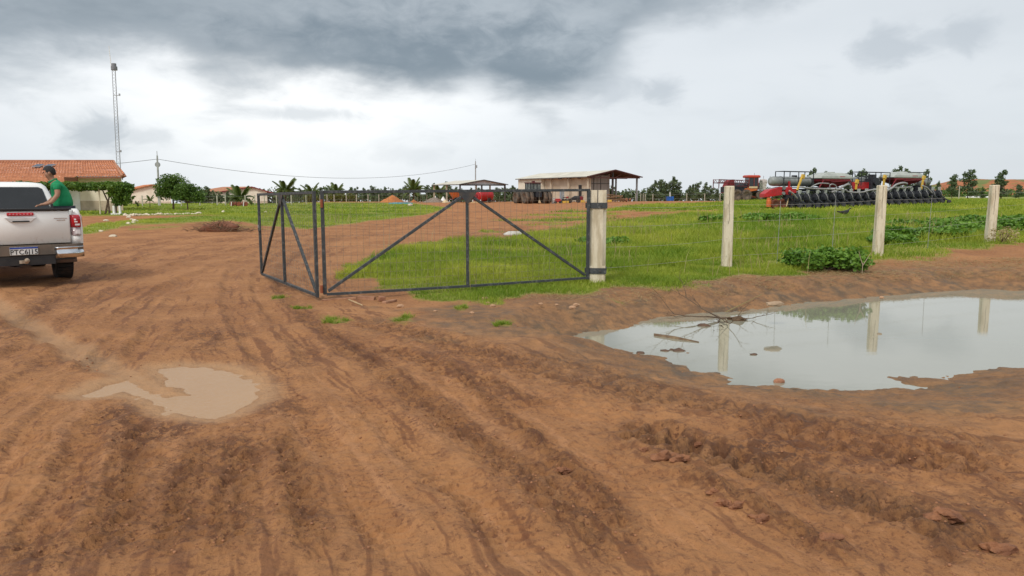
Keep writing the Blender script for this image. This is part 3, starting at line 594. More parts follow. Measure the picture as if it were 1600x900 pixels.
b = MB(); b.bar((-.4, -.62, ez-.03), (w_/2, -.62, pz), .08, .16); b.bar((w_/2, -.62, pz), (w_+.4, -.62, ez-.03), .08, .16)
for y in (-.4, 3, 6, 9, 12):
    b.bar((0, y, ez-.16), (w_, y, ez-.16), .1, .14)
    for k in range(6): x0 = k*w_/6; x1 = (k+1)*w_/6; h = lambda x: ez-.1+(pz-ez)*(1-abs(x-w_/2)/(w_/2))-.06; b.bar((x0, y, h(x0)), (x1, y, h(x1)), .07, .1); b.bar((x0, y, ez-.16), (x1, y, h(x1)), .05)
b.build('roof_truss', mat('truss_red', (.10, .035, .03), None, 3, .7), wh)
b = MB(); b.bar((-.42, -.6, ez-.05), (-.42, L, ez-.05), .06, .12); b.build('gutter', mat('gutter_grey', (.2, .18, .16), None, 3, .6), wh)
b = MB(); b.box((.64, 3.1, 1.35), (.05, .9, 2.3)); b.build('dark_doorway', BLACK, wh)
b = MB(); b.box((-.02, L*.62+1.6, 2.55), (.05, 1.2, .8)); b.build('window', GLASS, wh)
# ------------------------------------------------------------------ lattice mast, power poles, wire
tb = at(188, 300, 76); tg = gh(tb.x, tb.y); mast = empty('radio_mast', (tb.x, tb.y, tg), 0, 'tall thin lattice radio mast rising behind the farmhouse roof', 'mast')
TH = at(175, 104, 76).z-tg; lean = Vector((-.30, 0)); s_ = .2
legs = [(-s_, -.12), (s_, -.12), (0, .22)]
for lx, ly in legs:
    b = MB(); b.tube([(lx, ly, 0), (lx*.8+.22, ly*.8, TH)], .028, 6); b.build('mast_leg', GALV, mast)
b = MB(); n_ = 44
for k in range(n_):
    z0, z1 = TH*k/n_, TH*(k+1)/n_; sx = .22*k/n_
    for i in range(3):
        a, c = legs[i], legs[(i+1) % 3]; b.tube([(a[0]*.9+sx, a[1]*.9, z0), (c[0]*.9+sx, c[1]*.9, z1)], .008, 4)
b.build('lattice_bracing', GALV, mast, kind='stuff')
b = MB(); b.lathe([(.30, TH-.35), (.30, TH+.0), (.22, TH+.02), (.22, TH+.30), (.0, TH+.30)], (.22, 0, 0), n=10); b.build('antenna_head', mat('grey_head', (.22, .23, .25), None, 3, .5), mast)
b = MB(); b.tube([(-.05, 0, TH-.3), (-.16, 0, TH+2.0)], [.035, .02], 6); b.build('whip_antenna', WHITE, mast)
for z, w2 in ((at(182, 149, 76).z-tg, .45), (at(187, 237, 76).z-tg, .28)):
    sx = .22*z/TH; b = MB(); b.bar((sx-.15, -.1, z), (sx+w2, -.1, z-.03), .06); b.box((sx+w2, -.1, z+.05), (.12, .12, .22)); b.build('bracket', GALV, mast)
def power_pole(u0, vb, u1, vt, Y, label, ring):
    A = at(u0, vb, Y); g_ = gh(A.x, A.y); T = at(u1, vt, Y); o = empty('power_pole', (A.x, A.y, g_), 0, label, 'power pole', 'power poles behind the yard'); h = T.z-g_; dx = T.x-A.x
    b = MB(); b.tube([(0, 0, 0), (dx, 0, h)], [.17, .09], 8); b.build('shaft', mat('grey_pole', (.42, .42, .41), (.33, .33, .32), 3, .85), o)
    b = MB()
    if ring: b.lathe([(.18, -.07), (.30, -.07), (.30, .07), (.18, .07)], (dx*.84, 0, h*.82), 'Y', 14)
    else: b.box((dx+.12, -.1, h*.87), (.45, .22, .55))
    b.build('insulator_bracket', GALV, o)
    b = MB(); b.tube([(dx, 0, h), (dx, 0, h+.5)], .03, 6); b.build('tip_rod', GALV, o); return Vector((A.x+dx, A.y, g_+h*.93))
P1 = power_pole(249, 316, 245.5, 243, 88, 'grey power pole leaning slightly beside the large round tree', True)
P2 = power_pole(743, 314, 743, 252, 150, 'grey power pole standing behind the open machine shed', False)
P0 = at(-260, 252, 70)
b = MB()
for A, B, sag in ((P0, P1, .9), (P1, P2, 2.5)):
    b.tube([A.lerp(B, t/24)-Vector((0, 0, sag*4*(t/24)*(1-t/24))) for t in range(25)], .022, 4, False)
tag(b.build('power_line', DSTEEL), 'thin dark power line sagging between the two grey poles', 'power line')
# ------------------------------------------------------------------ red soil hill far right, spoil heaps
def heap(name, u0, u1, vb, vt, Y, m, label, cat, seed=0, prof=None, depth=None, structure=False, grow=1.):
    A, B = at(u0, vb, Y), at(u1, vb, Y); T = at((u0+u1)/2, vt, Y); w2 = (B.x-A.x)/2; cx = (A.x+B.x)/2; h = (T.z-A.z); dp = depth or w2; N = 44
    xs = np.linspace(-1, 1, N); gx, gy = np.meshgrid(xs, xs); X = cx+gx*w2; Yy = Y+gy*dp
    rad = np.sqrt(gx**2+gy**2)+.10*fbm(gx*1.5, gy*1.5, 1, 3, seed+70); z = h*(prof(rad) if prof else np.clip(1-rad, 0, 1)**.9)+h*.06*fbm(gx*4, gy*4, 1, 3, seed+71)*(rad < 1)
    z = z+A.z-.35*np.clip(rad-.9, 0, 1)*h-.02
    fs = [(j*N+i, j*N+i+1, (j+1)*N+i+1, (j+1)*N+i) for j in range(N-1) for i in range(N-1)]
    V = np.stack([X.ravel()-cx, Yy.ravel()-Y, z.ravel()-A.z], 1); me = mesh_np(name, V, fs, [m], True); o = link(bpy.data.objects.new(name, me)); o.location = (cx, Y, A.z)
    return tag(o, label, None if structure else cat, kind='structure' if structure else None)
def hill_mat():
    m = bpy.data.materials.new('hill'); m.use_nodes = True; n = NT(m.node_tree); P = n.n('ShaderNodeTexCoord').outputs['Object']
    f = n.noise(P, .05, 6, .62); f2 = n.noise(P, .3, 4)
    c = n.mix(n.ss(f2, .35, .65), (.42, .15, .06), (.30, .11, .05)); c = n.mix(n.ss(f, .44, .53), c, n.mix(f2, (.10, .14, .03), (.18, .19, .06)))
    zz = n.n('ShaderNodeSeparateXYZ'); n.l(P, zz.inputs[0]); c = n.mix(n.ss(n.m('ADD', zz.outputs[2], n.m('MULTIPLY', f, 5)), 4.6, 2.6), c, (.10, .14, .03))
    p = n.n('ShaderNodeBsdfPrincipled'); n.put(p.inputs['Base Color'], c); p.inputs['Roughness'].default_value = .95
    o = n.n('ShaderNodeOutputMaterial'); n.l(p.outputs[0], o.inputs[0]); return m
heap('hill', 1425, 1660, 310, 281, 360, hill_mat(), 'bare red earth hill behind the trees on the right', None, 3, lambda r_: np.clip(1.12*(1-r_**2.2), 0, 1), 45, True)
heap('soil_heap', 592, 634, 317, 304, 118, SOILH, 'orange heap of soil beside the gravel heap', 'soil heap', 1)
heap('gravel_heap', 660, 697, 317, 307.5, 117, GRAVEL, 'grey-brown gravel heap left of the open shed', 'gravel heap', 2)
# ------------------------------------------------------------------ gate column
gp = at(933, 443, 13.0); gz0 = gh(gp.x, gp.y)
gpost = empty('gate_column', (gp.x, gp.y, gz0), R(-8), 'thick weathered concrete column with two steel straps holding the gate', 'gate column')
H_ = at(933, 297, 13.0).z-gz0; w2 = .142
def ring(z, c): a = w2; return [(-a+c, -a, z), (a-c, -a, z), (a, -a+c, z), (a, a-c, z), (a-c, a, z), (-a+c, a, z), (-a, a-c, z), (-a, -a+c, z)]
b = MB(); b.loft([ring(-.3, .012), ring(.26, .012), ring(.30, .055), ring(H_-.34, .055), ring(H_-.30, .012), ring(H_-.008, .012), ring(H_, .02)]); b.build('shaft', CONC, gpost)
b = MB(); b.box((-.008, -w2-.001, H_-.12), (.012, .012, .24)); b.build('top_crack', BLACK, gpost)
for z in (at(933, 321, 13).z-gz0, at(933, 422, 13).z-gz0):
    b = MB(); t = .012; a = w2+t
    b.box((0, -w2-t/2-.003, z), (2*a, t, .10)); b.box((0, w2+t/2+.003, z), (2*a, t, .10)); b.box((w2+t/2+.004, 0, z), (t, 2*a+.012, .102)); b.box((-w2-t/2-.004, 0, z), (t, 2*a+.012, .102)); b.box((-w2-.04, -.05, z), (.08, .05, .09))
    s1 = b.build('steel_strap', RUSTST, gpost); b = MB(); b.lathe([(.016, 0), (.016, .02), (.0, .02)], (.05, -w2-t-.022, z), 'Y', 6); b.build('bolt', DSTEEL, s1)
# ------------------------------------------------------------------ the two gate leaves
def leaf(name, A, B, mid_t, zb0, zb1, zt0, zt1, label, latch=False, sag=0.):
    A, B = Vector(A), Vector(B); d = (B-A); d.z = 0; Lx = d.length; o = empty(name, (A.x, A.y, A.z), math.atan2(d.y, d.x), label, 'gate', 'black steel gate leaves')
    t = .044; bz = lambda x: zb0+(zb1-zb0)*x/Lx-sag*math.sin(math.pi*x/Lx); tz = lambda x: zt0+(zt1-zt0)*x/Lx; m_ = mid_t*Lx
    def P(nm, a, c, w=t, h=t, mt=RUSTST): q = MB(); q.bar(a, c, w, h); return q.build(nm, mt, o, bevel=.004)
    P('upright', (0, 0, bz(0)), (0, 0, tz(0)+t/2), .052); P('upright', (Lx, 0, bz(Lx)-.03), (Lx, 0, tz(Lx)+t/2), .052); P('upright', (m_, 0, bz(m_)+t/2), (m_, 0, tz(m_)-t/2))
    P('top_rail', (.03, 0, tz(0)), (Lx-.03, 0, tz(Lx)))
    q = MB()
    xs = [.03+(Lx-.06)*k/8 for k in range(9)]
    for x0, x1 in zip(xs[:-1], xs[1:]): q.bar((x0, 0, bz(x0)), (x1, 0, bz(x1)), .042, .038)
    q.build('bottom_rail', RUSTST, o)
    P('brace', (.05, .002, bz(0)+.05), (m_-.04, .002, tz(m_)-.06), .040, .044); P('brace', (Lx-.05, .002, bz(Lx)+.05), (m_+.04, .002, tz(m_)-.06), .040, .044)
    q = MB(); q.add([(m_-.16, -.03, tz(m_)-.02), (m_+.16, -.03, tz(m_)-.02), (m_, -.03, tz(m_)-.22), (m_-.16, -.026, tz(m_)-.02), (m_+.16, -.026, tz(m_)-.02), (m_, -.026, tz(m_)-.22)], [(0, 1, 2), (5, 4, 3), (0, 3, 4, 1), (1, 4, 5, 2), (2, 5, 3, 0)]); q.build('gusset', DSTEEL, o)
    rnd = random.Random(4); q = MB(); n_ = int(Lx/.10)
    for k in range(1, n_):
        x = Lx*k/n_+rnd.uniform(-.006, .006); q.bar((x, .03, bz(x)), (x+rnd.uniform(-.01, .01), .03, tz(x)), .0031)
    nh = 11
    for k in range(1, nh):
        f = (k/nh)**1.25; pts_ = [(x, .034, bz(x)+(tz(x)-bz(x))*f+rnd.uniform(-.004, .004)) for x in xs]
        for a, c in zip(pts_[:-1], pts_[1:]): q.bar(a, c, .0029)
    q.build('wire_mesh', mat('fence_wire', (.30, .26, .20), (.20, .15, .11), 9, .6, .3), o, kind='stuff')
    if latch:
        q = MB(); q.box((.09, -.03, (zb0+zt0)*.5+.16), (.13, .02, .17)); pl_ = q.build('latch_plate', RUSTST, o); q = MB(); q.box((.09, -.043, (zb0+zt0)*.5+.16), (.05, .02, .05)); q.build('lock', GALV, pl_)
    return o
A = at(409, 427, 13.9); B = at(496, 463, 11.15); A.z = B.z = 0
gl = leaf('gate_leaf', A, B, .47, at(409, 428, 13.9).z, at(496, 462, 11.15).z, at(403, 304, 13.9).z, at(493, 301, 11.15).z, 'left gate leaf folded back over the dirt road, with a latch plate', True)
A = at(508, 460, 11.2); B = at(918, 434, 12.85); A.z = B.z = 0
gr_ = leaf('gate_leaf', A, B, .51, at(508, 460, 11.2).z, at(918, 434, 12.85).z, at(505, 300, 11.2).z, at(918, 297, 12.85).z, 'right gate leaf hung on the concrete column across the grass', False, .012)
for v in (318, 452):
    q = MB(); p_ = at(502.5, v, 11.14); q.tube([p_-Vector((0, 0, .06)), p_+Vector((0, 0, .06))], .022, 8)
    h_ = q.build('hinge', mat('rusty_hinge', (.30, .09, .04), None, 9, .8), None); h_.parent = gr_; h_.matrix_parent_inverse = gr_.matrix_basis.inverted()
# ------------------------------------------------------------------ roadside post and wire fence
fp = [(1135, 15.8, 290.5, 14.2, 0), (1371, 17.9, 289.5, 12.8, .004), (1546, 20.5, 289, 11.4, .012)]
fence = empty('wire_fence', (4.58, 15.8, 0), 0, 'concrete post and wire fence running right from the gate column', 'fence')
tops = [Vector((gp.x+.14, gp.y, gz0))]
for u, Y, vt, wpx, ln in fp:
    v = {1135: 417, 1371: 400, 1546: 380}[u]; c = at(u, v, Y); g_ = gh(c.x, c.y); T = at(u, vt, Y).z; s_ = wpx*Y/F
    b = MB(); rnd = random.Random(u)
    def rg(z, k, dx): c_ = .014; a = s_/2*k; return [(-a+c_+dx, -a, z), (a-c_+dx, -a, z), (a+dx, -a+c_, z), (a+dx, a-c_, z), (a-c_+dx, a, z), (-a+c_+dx, a, z), (-a+dx, a-c_, z), (-a+dx, -a+c_, z)]
    b.loft([rg(-.3, 1.05, 0), rg(.2, 1.04, 0), rg(.7, 1.0, ln*.5), rg(T-g_-.02, .96, ln), rg(T-g_, .88, ln)])
    o = b.build('post', CONC, fence, loc=(c.x-4.58, c.y-15.8, g_)); o.rotation_euler = (0, 0, R(-6))
    b = MB(); yy = -s_/2*1.0-.001
    rz_ = [(rnd.uniform(-.012, .012), T-g_-.02-k*.13) for k in range(int((T-g_)*.6/.13))]
    for (x0, z0), (x1, z1) in zip(rz_[:-1], rz_[1:]): b.bar((x0, yy, z0), (x1, yy, z1), .010, .004)
    b.build('crack', mat('crack_dark', (.10, .065, .04), None, 5, .9), o); tops.append(Vector((c.x, c.y-.07, g_)))
dd = (tops[-1]-tops[-2]); tops.append(tops[-1]+dd*1.05+Vector((0, 0, .05))); tops.append(tops[-1]+dd*1.1)
for q_ in tops[-2:]:
    b = MB(); b.box((0, 0, .85), (.2, .2, 1.9)); b.build('post', CONC, fence, loc=(q_.x-4.58, q_.y-15.8+.07, gh(q_.x, q_.y)))
for k, hh in enumerate((.25, .62, .98, 1.34)):
    b = MB()
    for i in range(len(tops)-1):
        a, c = tops[i]+Vector((0, 0, hh)), tops[i+1]+Vector((0, 0, hh)); pts_ = [a.lerp(c, t/10)-Vector((4.58, 15.8, .022*4*(t/10)*(1-t/10)*(1+k % 2))) for t in range(11)]
        b.tube(pts_, .0024, 4, False)
    b.build('wire_strand', mat('fence_wire2', (.50, .47, .40), None, 9, .5, .5), fence)
for t0, i in ((.30, 1), (.66, 1), (.4, 2)):
    q_ = tops[i].lerp(tops[i+1], t0); b = MB(); b.tube([(q_.x-4.58, q_.y-15.8, q_.z), (q_.x-4.56, q_.y-15.8, q_.z+1.38)], .0055, 5); b.build('wire_spacer', GALV, fence)
# far pale fence posts
def post_row(us, vb, vt, Ys, label, rail=False, tilt=0):
    A = at(us[0], vb[0], Ys[0]); o = empty('boundary_fence', (A.x, A.y, 0), 0, label, 'fence'); last = None; T_ = []
    for i, u in enumerate(us):
        k = i/max(1, len(us)-1); Y = Ys[0]+(Ys[1]-Ys[0])*k; p_ = at(u, 310, Y); g_ = gh(p_.x, Y); tz_ = at(u, vt[0]+(vt[1]-vt[0])*k, Y).z
        h = max(1.2, min(tz_-g_, 2.4)); b = MB(); b.box((0, 0, h/2-.1), (.10, .10, h+.2)); b.build('post', mat('pale_post', (.50, .47, .38), (.38, .35, .28), 1.5, .9), o, loc=(p_.x-A.x, Y-A.y, g_)); T_.append(Vector((p_.x-A.x, Y-A.y, g_+h)))
    for f in (.12, .8):
        b = MB(); b.tube([q_-Vector((0, 0, f)) for q_ in T_], .008, 4, False); b.build('wire_strand', GALV, o)
    return o
post_row([222, 250, 283, 312, 339, 352, 383, 398, 413, 432, 455, 478], (330, 322), (313, 309), (84, 96), 'row of pale posts along the lawn behind the round trees')
post_row([500, 511, 522, 541, 557, 575, 592, 640, 652, 667], (317, 317), (308, 305), (124, 124), 'row of thin pale posts between the palms and the spoil heaps')
post_row([1008, 1020, 1047, 1073, 1101, 1125], (316, 316), (303, 302), (124, 120), 'short row of white posts in front of the trees by the blue crate')
post_row([993, 1001, 1005], (314, 314), (302, 302), (135, 142), 'three thin posts to the right of the warehouse')
post_row([1498, 1640, 1790], (309, 312), (291, 290), (110, 80), 'widely spaced white posts in the field before the red hill')
# ------------------------------------------------------------------ pickup truck
TY = R(40); tc_ = at(35.5, 384, 12.5); tg = gh(tc_.x-.6, tc_.y+1.2)-.01
truck = empty('pickup_truck', (tc_.x, tc_.y, tg), TY, 'white double-cab pickup truck seen from behind at the left edge', 'pickup truck')
CARW = mat('car_white', (.86, .855, .83), (.83, .82, .79), 1.2, .35, coat=.25, spec=.4)
_n = NT.__new__(NT); _n.t = CARW.node_tree; _p = [q for q in _n.t.nodes if q.type == 'BSDF_PRINCIPLED'][0]; _src = _p.inputs['Base Color'].links[0].from_socket
_tc = _n.n('ShaderNodeTexCoord').outputs['Object']; _sx = _n.n('ShaderNodeSeparateXYZ'); _n.l(_tc, _sx.inputs[0]); _nz = _n.noise(_tc, 7, 8, .68); _nf = _n.noise(_tc, 60, 3, .6)
_f = _n.ss(_n.m('SUBTRACT', _n.m('ADD', _nz, _n.m('MULTIPLY', _nf, .35)), _n.m('MULTIPLY', _sx.outputs[2], .62)), .20, .50, 0, .45); _n.put(_p.inputs['Base Color'], _n.mix(_f, _src, (.34, .17, .09)))
CHROME = mat('chrome', (.72, .72, .74), None, 4, .15, 1.)
TAILR = mat('tail_red', (.55, .008, .02), (.4, .006, .015), 9, .15, coat=.6)
TAILC = mat('tail_clear', (.32, .22, .22), (.5, .45, .45), 30, .15, coat=.6)
def arch(y, c, r_, base): return max(base, math.sqrt(max(0, r_*r_-(y-c)**2))+.40) if abs(y-c) < r_ else base
ys = [.03, .12, .4, .7, .8, .9, 1.0, 1.15, 1.3, 1.45, 1.6, 1.7, 1.78]
for s_ in (-1, 1):
    rings = []
    for y in ys:
        zb = arch(y, 1.25, .46, .50 if y < 1.3 else .45); k = .985 if y < .1 else 1
        rings.append([(s_*x*k, y, z) for x, z in ((.80, zb), (.895, zb+.01), (.925, max(zb+.02, .72)), (.93, .98), (.915, 1.16), (.89, 1.27), (.86, 1.305), (.79, 1.30), (.775, 1.25), (.775, .80), (.79, max(zb, .79)))])
    b = MB(); b.loft(rings if s_ > 0 else [r_[::-1] for r_ in rings]); b.build('bed_side', CARW, truck, True)
b = MB(); b.box((0, .9, .80), (1.55, 1.6, .05)); b.box((0, 1.70, 1.04), (1.6, .05, .5)); b.box((.69, 1.25, .93), (.17, .8, .24)); b.box((-.69, 1.25, .93), (.17, .8, .24)); b.build('bed_liner', BLACK, truck)
# cab and bonnet
def cring(y, zb, zt, hx): return [(-hx+.08, y, zb), (-hx, y, zb+.08), (-hx, y, zt-.16), (-hx+.06, y, zt-.02), (-hx+.2, y, zt), (hx-.2, y, zt), (hx-.06, y, zt-.02), (hx, y, zt-.16), (hx, y, zb+.08), (hx-.08, y, zb)]
b = MB(); b.loft([cring(1.80, .45, 1.14, .92), cring(2.6, .40, 1.14, .925), cring(3.6, .40, 1.16, .925), cring(3.95, .45, 1.16, .92), cring(4.1, .84, 1.15, .92), cring(4.35, .90, 1.13, .915), cring(4.62, .86, 1.08, .90), cring(4.8, .5, 1.02, .87), cring(5.15, .45, .93, .78), cring(5.25, .5, .85, .70)][::-1]); b.build('body', CARW, truck, True)
def qring(z, y0, y1, hx, c=.1): return [(-hx+c, y0, z), (hx-c, y0, z), (hx, y0+c, z), (hx-.02, y1-c, z), (hx-c-.08, y1, z), (-hx+c+.08, y1, z), (-hx+.02, y1-c, z), (-hx, y0+c, z)]
b = MB(); b.loft([qring(1.10, 1.80, 4.05, .90, .06), qring(1.25, 1.81, 3.85, .86, .07), qring(1.70, 2.02, 3.1, .70, .10), qring(1.765, 2.10, 2.95, .64, .14), qring(1.79, 2.3, 2.8, .45, .14)]); b.build('cab', CARW, truck, True)
b = MB(); b.loft([[(-.72, 1.835, 1.27), (.72, 1.835, 1.27), (.62, 1.985, 1.66), (.56, 1.995, 1.69), (-.56, 1.995, 1.69), (-.62, 1.985, 1.66)], [(-.70, 1.80, 1.27), (.70, 1.80, 1.27), (.60, 1.955, 1.66), (.54, 1.966, 1.69), (-.54, 1.966, 1.69), (-.60, 1.955, 1.66)]]); b.build('rear_window', GLASS, truck)
b = MB(); b.loft([[(-.84, 1.79, 1.10), (.84, 1.79, 1.10), (.80, 1.79, 1.27), (.72, 1.86, 1.42), (.70, 1.81, 1.26), (-.70, 1.81, 1.26), (-.72, 1.86, 1.42), (-.80, 1.79, 1.27)], [(-.84, 1.765, 1.10), (.84, 1.765, 1.10), (.80, 1.77, 1.27), (.72, 1.835, 1.42), (.70, 1.785, 1.26), (-.70, 1.785, 1.26), (-.72, 1.835, 1.42), (-.80, 1.77, 1.27)]]); b.build('window_surround', BLACK, truck)
for s_ in (-1, 1):
    for y0, y1 in ((2.02, 2.72), (2.8, 3.55)):
        b = MB(); f = lambda y, z: (s_*((.885-(z-1.2)*.33)+.012), y, z); b.add([f(y0, 1.22), f(y1+.08, 1.22), f(y1-.1, 1.62), f(y0+.1, 1.62)], [(0, 1, 2, 3)]); b.build('side_window', GLASS, truck)
    b = MB(); b.box((s_*1.02, 3.5, 1.2), (.2, .1, .2)); b.build('wing_mirror', CARW, truck, bevel=.03)
    b = MB(); b.box((s_*.72, 5.15, .85), (.34, .2, .14)); b.build('headlight', mat('lamp_glass', (.6, .6, .62), None, 4, .1), truck, bevel=.03)
b = MB(); b.add([(-.70, 3.98, 1.2), (.70, 3.98, 1.2), (.60, 3.16, 1.68), (-.60, 3.16, 1.68)], [(0, 1, 2, 3)]); b.v = [(x, y+.02, z+.03) for x, y, z in b.v]; b.build('windscreen', GLASS, truck)
# tailgate
b = MB(); b.loft([[(x, .0+dy, z) for x, z in ((-.72, .715), (.72, .715), (.725, 1.29), (-.725, 1.29))] for dy in (.07, .02)] + [[(x, -.012, z) for x, z in ((-.70, .73), (.70, .73), (.70, 1.26), (-.70, 1.26))]]); tgate = b.build('tailgate', CARW, truck, True)
b = MB(); b.box((0, .02, 1.305), (1.50, .12, .035)); b.box((0, -.005, 1.285), (1.44, .05, .02)); b.build('top_cap', BLACK, tgate, bevel=.008)
b = MB(); b.lathe([(.022, -.19), (.028, -.18), (.028, .18), (.022, .19)], (0, -.016, 1.225), 'X', 10); br = b.build('brake_light', TAILR, tgate)
for k in range(7): b = MB(); b.box((-.15+k*.05, -.045, 1.228), (.024, .006, .018)); b.build('lens', mat('lens_pink', (.8, .3, .32), None, 4, .2), br)
b = MB(); b.loft([[(-.235, -.014, 1.175), (.235, -.014, 1.175), (.15, -.014, 1.085), (-.15, -.014, 1.085)], [(-.225, -.045, 1.168), (.225, -.045, 1.168), (.14, -.04, 1.095), (-.14, -.04, 1.095)]]); hd = b.build('handle', mat('satin_silver', (.74, .73, .72), None, 4, .3), tgate, bevel=.006)
b = MB(); b.box((0, -.047, 1.105), (.24, .008, .022)); b.build('grip_recess', BLACK, hd)
b = MB(); b.box((.58, -.016, 1.148), (.20, .008, .012)); b.box((.585, -.016, 1.115), (.13, .008, .014)); b.build('badge', CHROME, tgate)
for s_ in (-1, 1):
    b = MB(); pr = [(.735, .03), (.79, -.012), (.86, .0), (.915, .05), (.938, .14), (.93, .26), (.90, .26), (.75, .2)]
    hs = [.845, .87, .99]; b.loft([[(s_*x, y+.004*k, z) for x, y in pr] for k, z in enumerate((.84, .855, .985))]); lo_ = b.build('tail_light', TAILC, truck, True, label='right tail light' if s_ > 0 else None)
    b = MB(); b.loft([[(s_*x, y, z) for x, y in pr] for z in (.985, 1.15)]+[[(s_*(x-.012), y+.012, 1.20) for x, y in pr]]); b.build('red_lens', TAILR, lo_, True)
    b = MB(); b.box((s_*.81, -.018, 1.08), (.05, .012, .02)); b.box((s_*.80, -.018, 1.12), (.03, .012, .03)); b.box((s_*.83, -.018, 1.03), (.07, .012, .03)); b.box((s_*.83, -.016, .90), (.07, .012, .06)); b.build('reflector', mat('lamp_white', (.85, .8, .8), None, 20, .2), lo_)
    b = MB(); b.loft([[(s_*x, y, z) for x, y in ((.73, .03), (.80, .0), (.87, .03), (.915, .12), (.915, .3), (.75, .3))] for z in (.70, .838)]); b.build('corner_panel', CARW, truck, True)
b = MB(); b.loft([[(x, y, z) for x, y in ((-.92, .28), (-.90, .0), (-.80, -.09), (-.50, -.115), (-.42, -.10), (.42, -.10), (.50, -.115), (.80, -.09), (.90, .0), (.92, .28))] for z in (.535, .545, .685, .70)]); bum = b.build('rear_bumper', mat('bumper_grey', (.10, .085, .07), (.16, .12, .09), 3, .55), truck)
b = MB(); b.box((0, -.02, .48), (1.5, .14, .09)); b.build('lower_valance', BLACK, bum)
for s_ in (-1, 1):
    b = MB(); pr = [(.45, -.13), (.52, -.14), (.80, -.115), (.905, -.02), (.925, .2), (.90, .2), (.88, 0), (.78, -.09), (.5, -.11)]
    b.loft([[(s_*x, y, z) for x, y in pr] for z in (.47, .56)]+[[(s_*(x-.01), y+.02, z) for x, y in pr] for z in (.60, .63)]+[[(s_*x, y, z) for x, y in pr] for z in (.655,)]); b.build('chrome_corner', CHROME, bum, True)
b = MB(); b.box((0, -.108, .612), (.40, .014, .13)); plate = b.build('number_plate', mat('plate_white', (.78, .78, .76), None, 5, .5), truck, bevel=.003)
b = MB(); b.box((0, -.117, .663), (.40, .004, .026)); b.build('plate_band', mat('plate_blue', (.02, .06, .35), None, 4, .5), plate)
fc_ = bpy.data.curves.new('plate_text', 'FONT'); fc_.body = 'PTC6J15'; fc_.size = .112; fc_.align_x = 'CENTER'; fc_.align_y = 'CENTER'; fc_.extrude = .001; fc_.offset = .0012; fc_.space_character = 1.06; fc_.materials.append(BLACK)
_t = bpy.data.objects.new('plate_text_source', fc_); link(_t); bpy.context.view_layer.update(); _m = bpy.data.meshes.new_from_object(_t.evaluated_get(bpy.context.evaluated_depsgraph_get())); bpy.data.objects.remove(_t); _m.name = 'plate_text'; to = bpy.data.objects.new('plate_text', _m); link(to); to.parent = plate; to.location = (0, -.1175, .592); to.rotation_euler = (R(90), 0, 0); to.scale = (.95, 1, 1)
def wheel(parent, c, r_, w_, rr_, tm, rm, name='wheel', n=28, lugs=0, axis='X'):
    b = MB(); h = w_/2; b.lathe([(rr_, -h*.8), (rr_+.02, -h), (r_*.93, -h), (r_, -h*.8), (r_, h*.8), (r_*.93, h), (rr_+.02, h), (rr_, h*.8)], (0, 0, 0), axis, n)
    o = b.build(name, tm, parent, True, loc=c)
    b = MB(); b.lathe([(0.0, -h*.55), (rr_*.35, -h*.6), (rr_*.8, -h*.35), (rr_, -h*.78), (rr_, h*.78), (rr_*.8, h*.35), (rr_*.35, h*.6), (0., h*.55)], (0, 0, 0), axis, n); b.build('rim', rm, o, True)
    if lugs:
        b = MB()
        for k in range(lugs):
            a = 2*math.pi*k/lugs
            for s_ in (-1, 1):
                q = Vector((s_*h*.45, math.cos(a)*r_, math.sin(a)*r_)) if axis == 'X' else Vector((math.cos(a)*r_, s_*h*.45, math.sin(a)*r_))
                b.box(q, (w_*.5, .05*r_/.4, .06) if axis == 'X' else (.05*r_/.4, w_*.5, .06), (a, 0, 0) if axis == 'X' else (0, -a, 0))
        b.build('tread', tm, o)
    return o
for s_ in (-1, 1):
    for y in (1.25, 4.33): wheel(truck, (s_*.745, y, .388), .39, .265, .225, RUBBER, mat('alloy', (.45, .45, .46), None, 5, .35, .8), lugs=36)
    b = MB(); b.box((s_*.775, .80, .50), (.29, .02, .38), (R(-4), 0, 0)); b.build('mud_flap', mat('muddy_rubber', (.22, .14, .10), (.14, .09, .065), 4, .85), truck, bevel=.006)
b = MB(); b.tube([(-.55, 1.25, .39), (.55, 1.25, .39)], .06, 8); b.lathe([(.0, -.15), (.13, -.1), (.16, 0), (.13, .1), (0, .15)], (0, 1.25, .39), 'Y', 12); b.build('rear_axle', BLACK, truck)
b = MB(); b.box((0, .5, .42), (.9, 1.2, .1)); b.box((.3, 2.6, .46), (.12, 4, .16)); b.box((-.3, 2.6, .46), (.12, 4, .16)); b.build('chassis', BLACK, truck)
b = MB(); b.tube([(0.02, .1, .42), (.02, -.16, .42)], .028, 8); b.blob((.02, -.2, .455), (.042, .042, .042), 1, .0, 2); b.box((-.02, -.12, .43), (.12, .1, .05)); b.build('tow_hitch', mat('hitch', (.5, .42, .33), (.25, .18, .12), 9, .5, .3), truck)
b = MB(); b.tube([(.50, .5, .43), (.50, .0, .41)], .035, 10); b.build('exhaust_pipe', DSTEEL, truck)
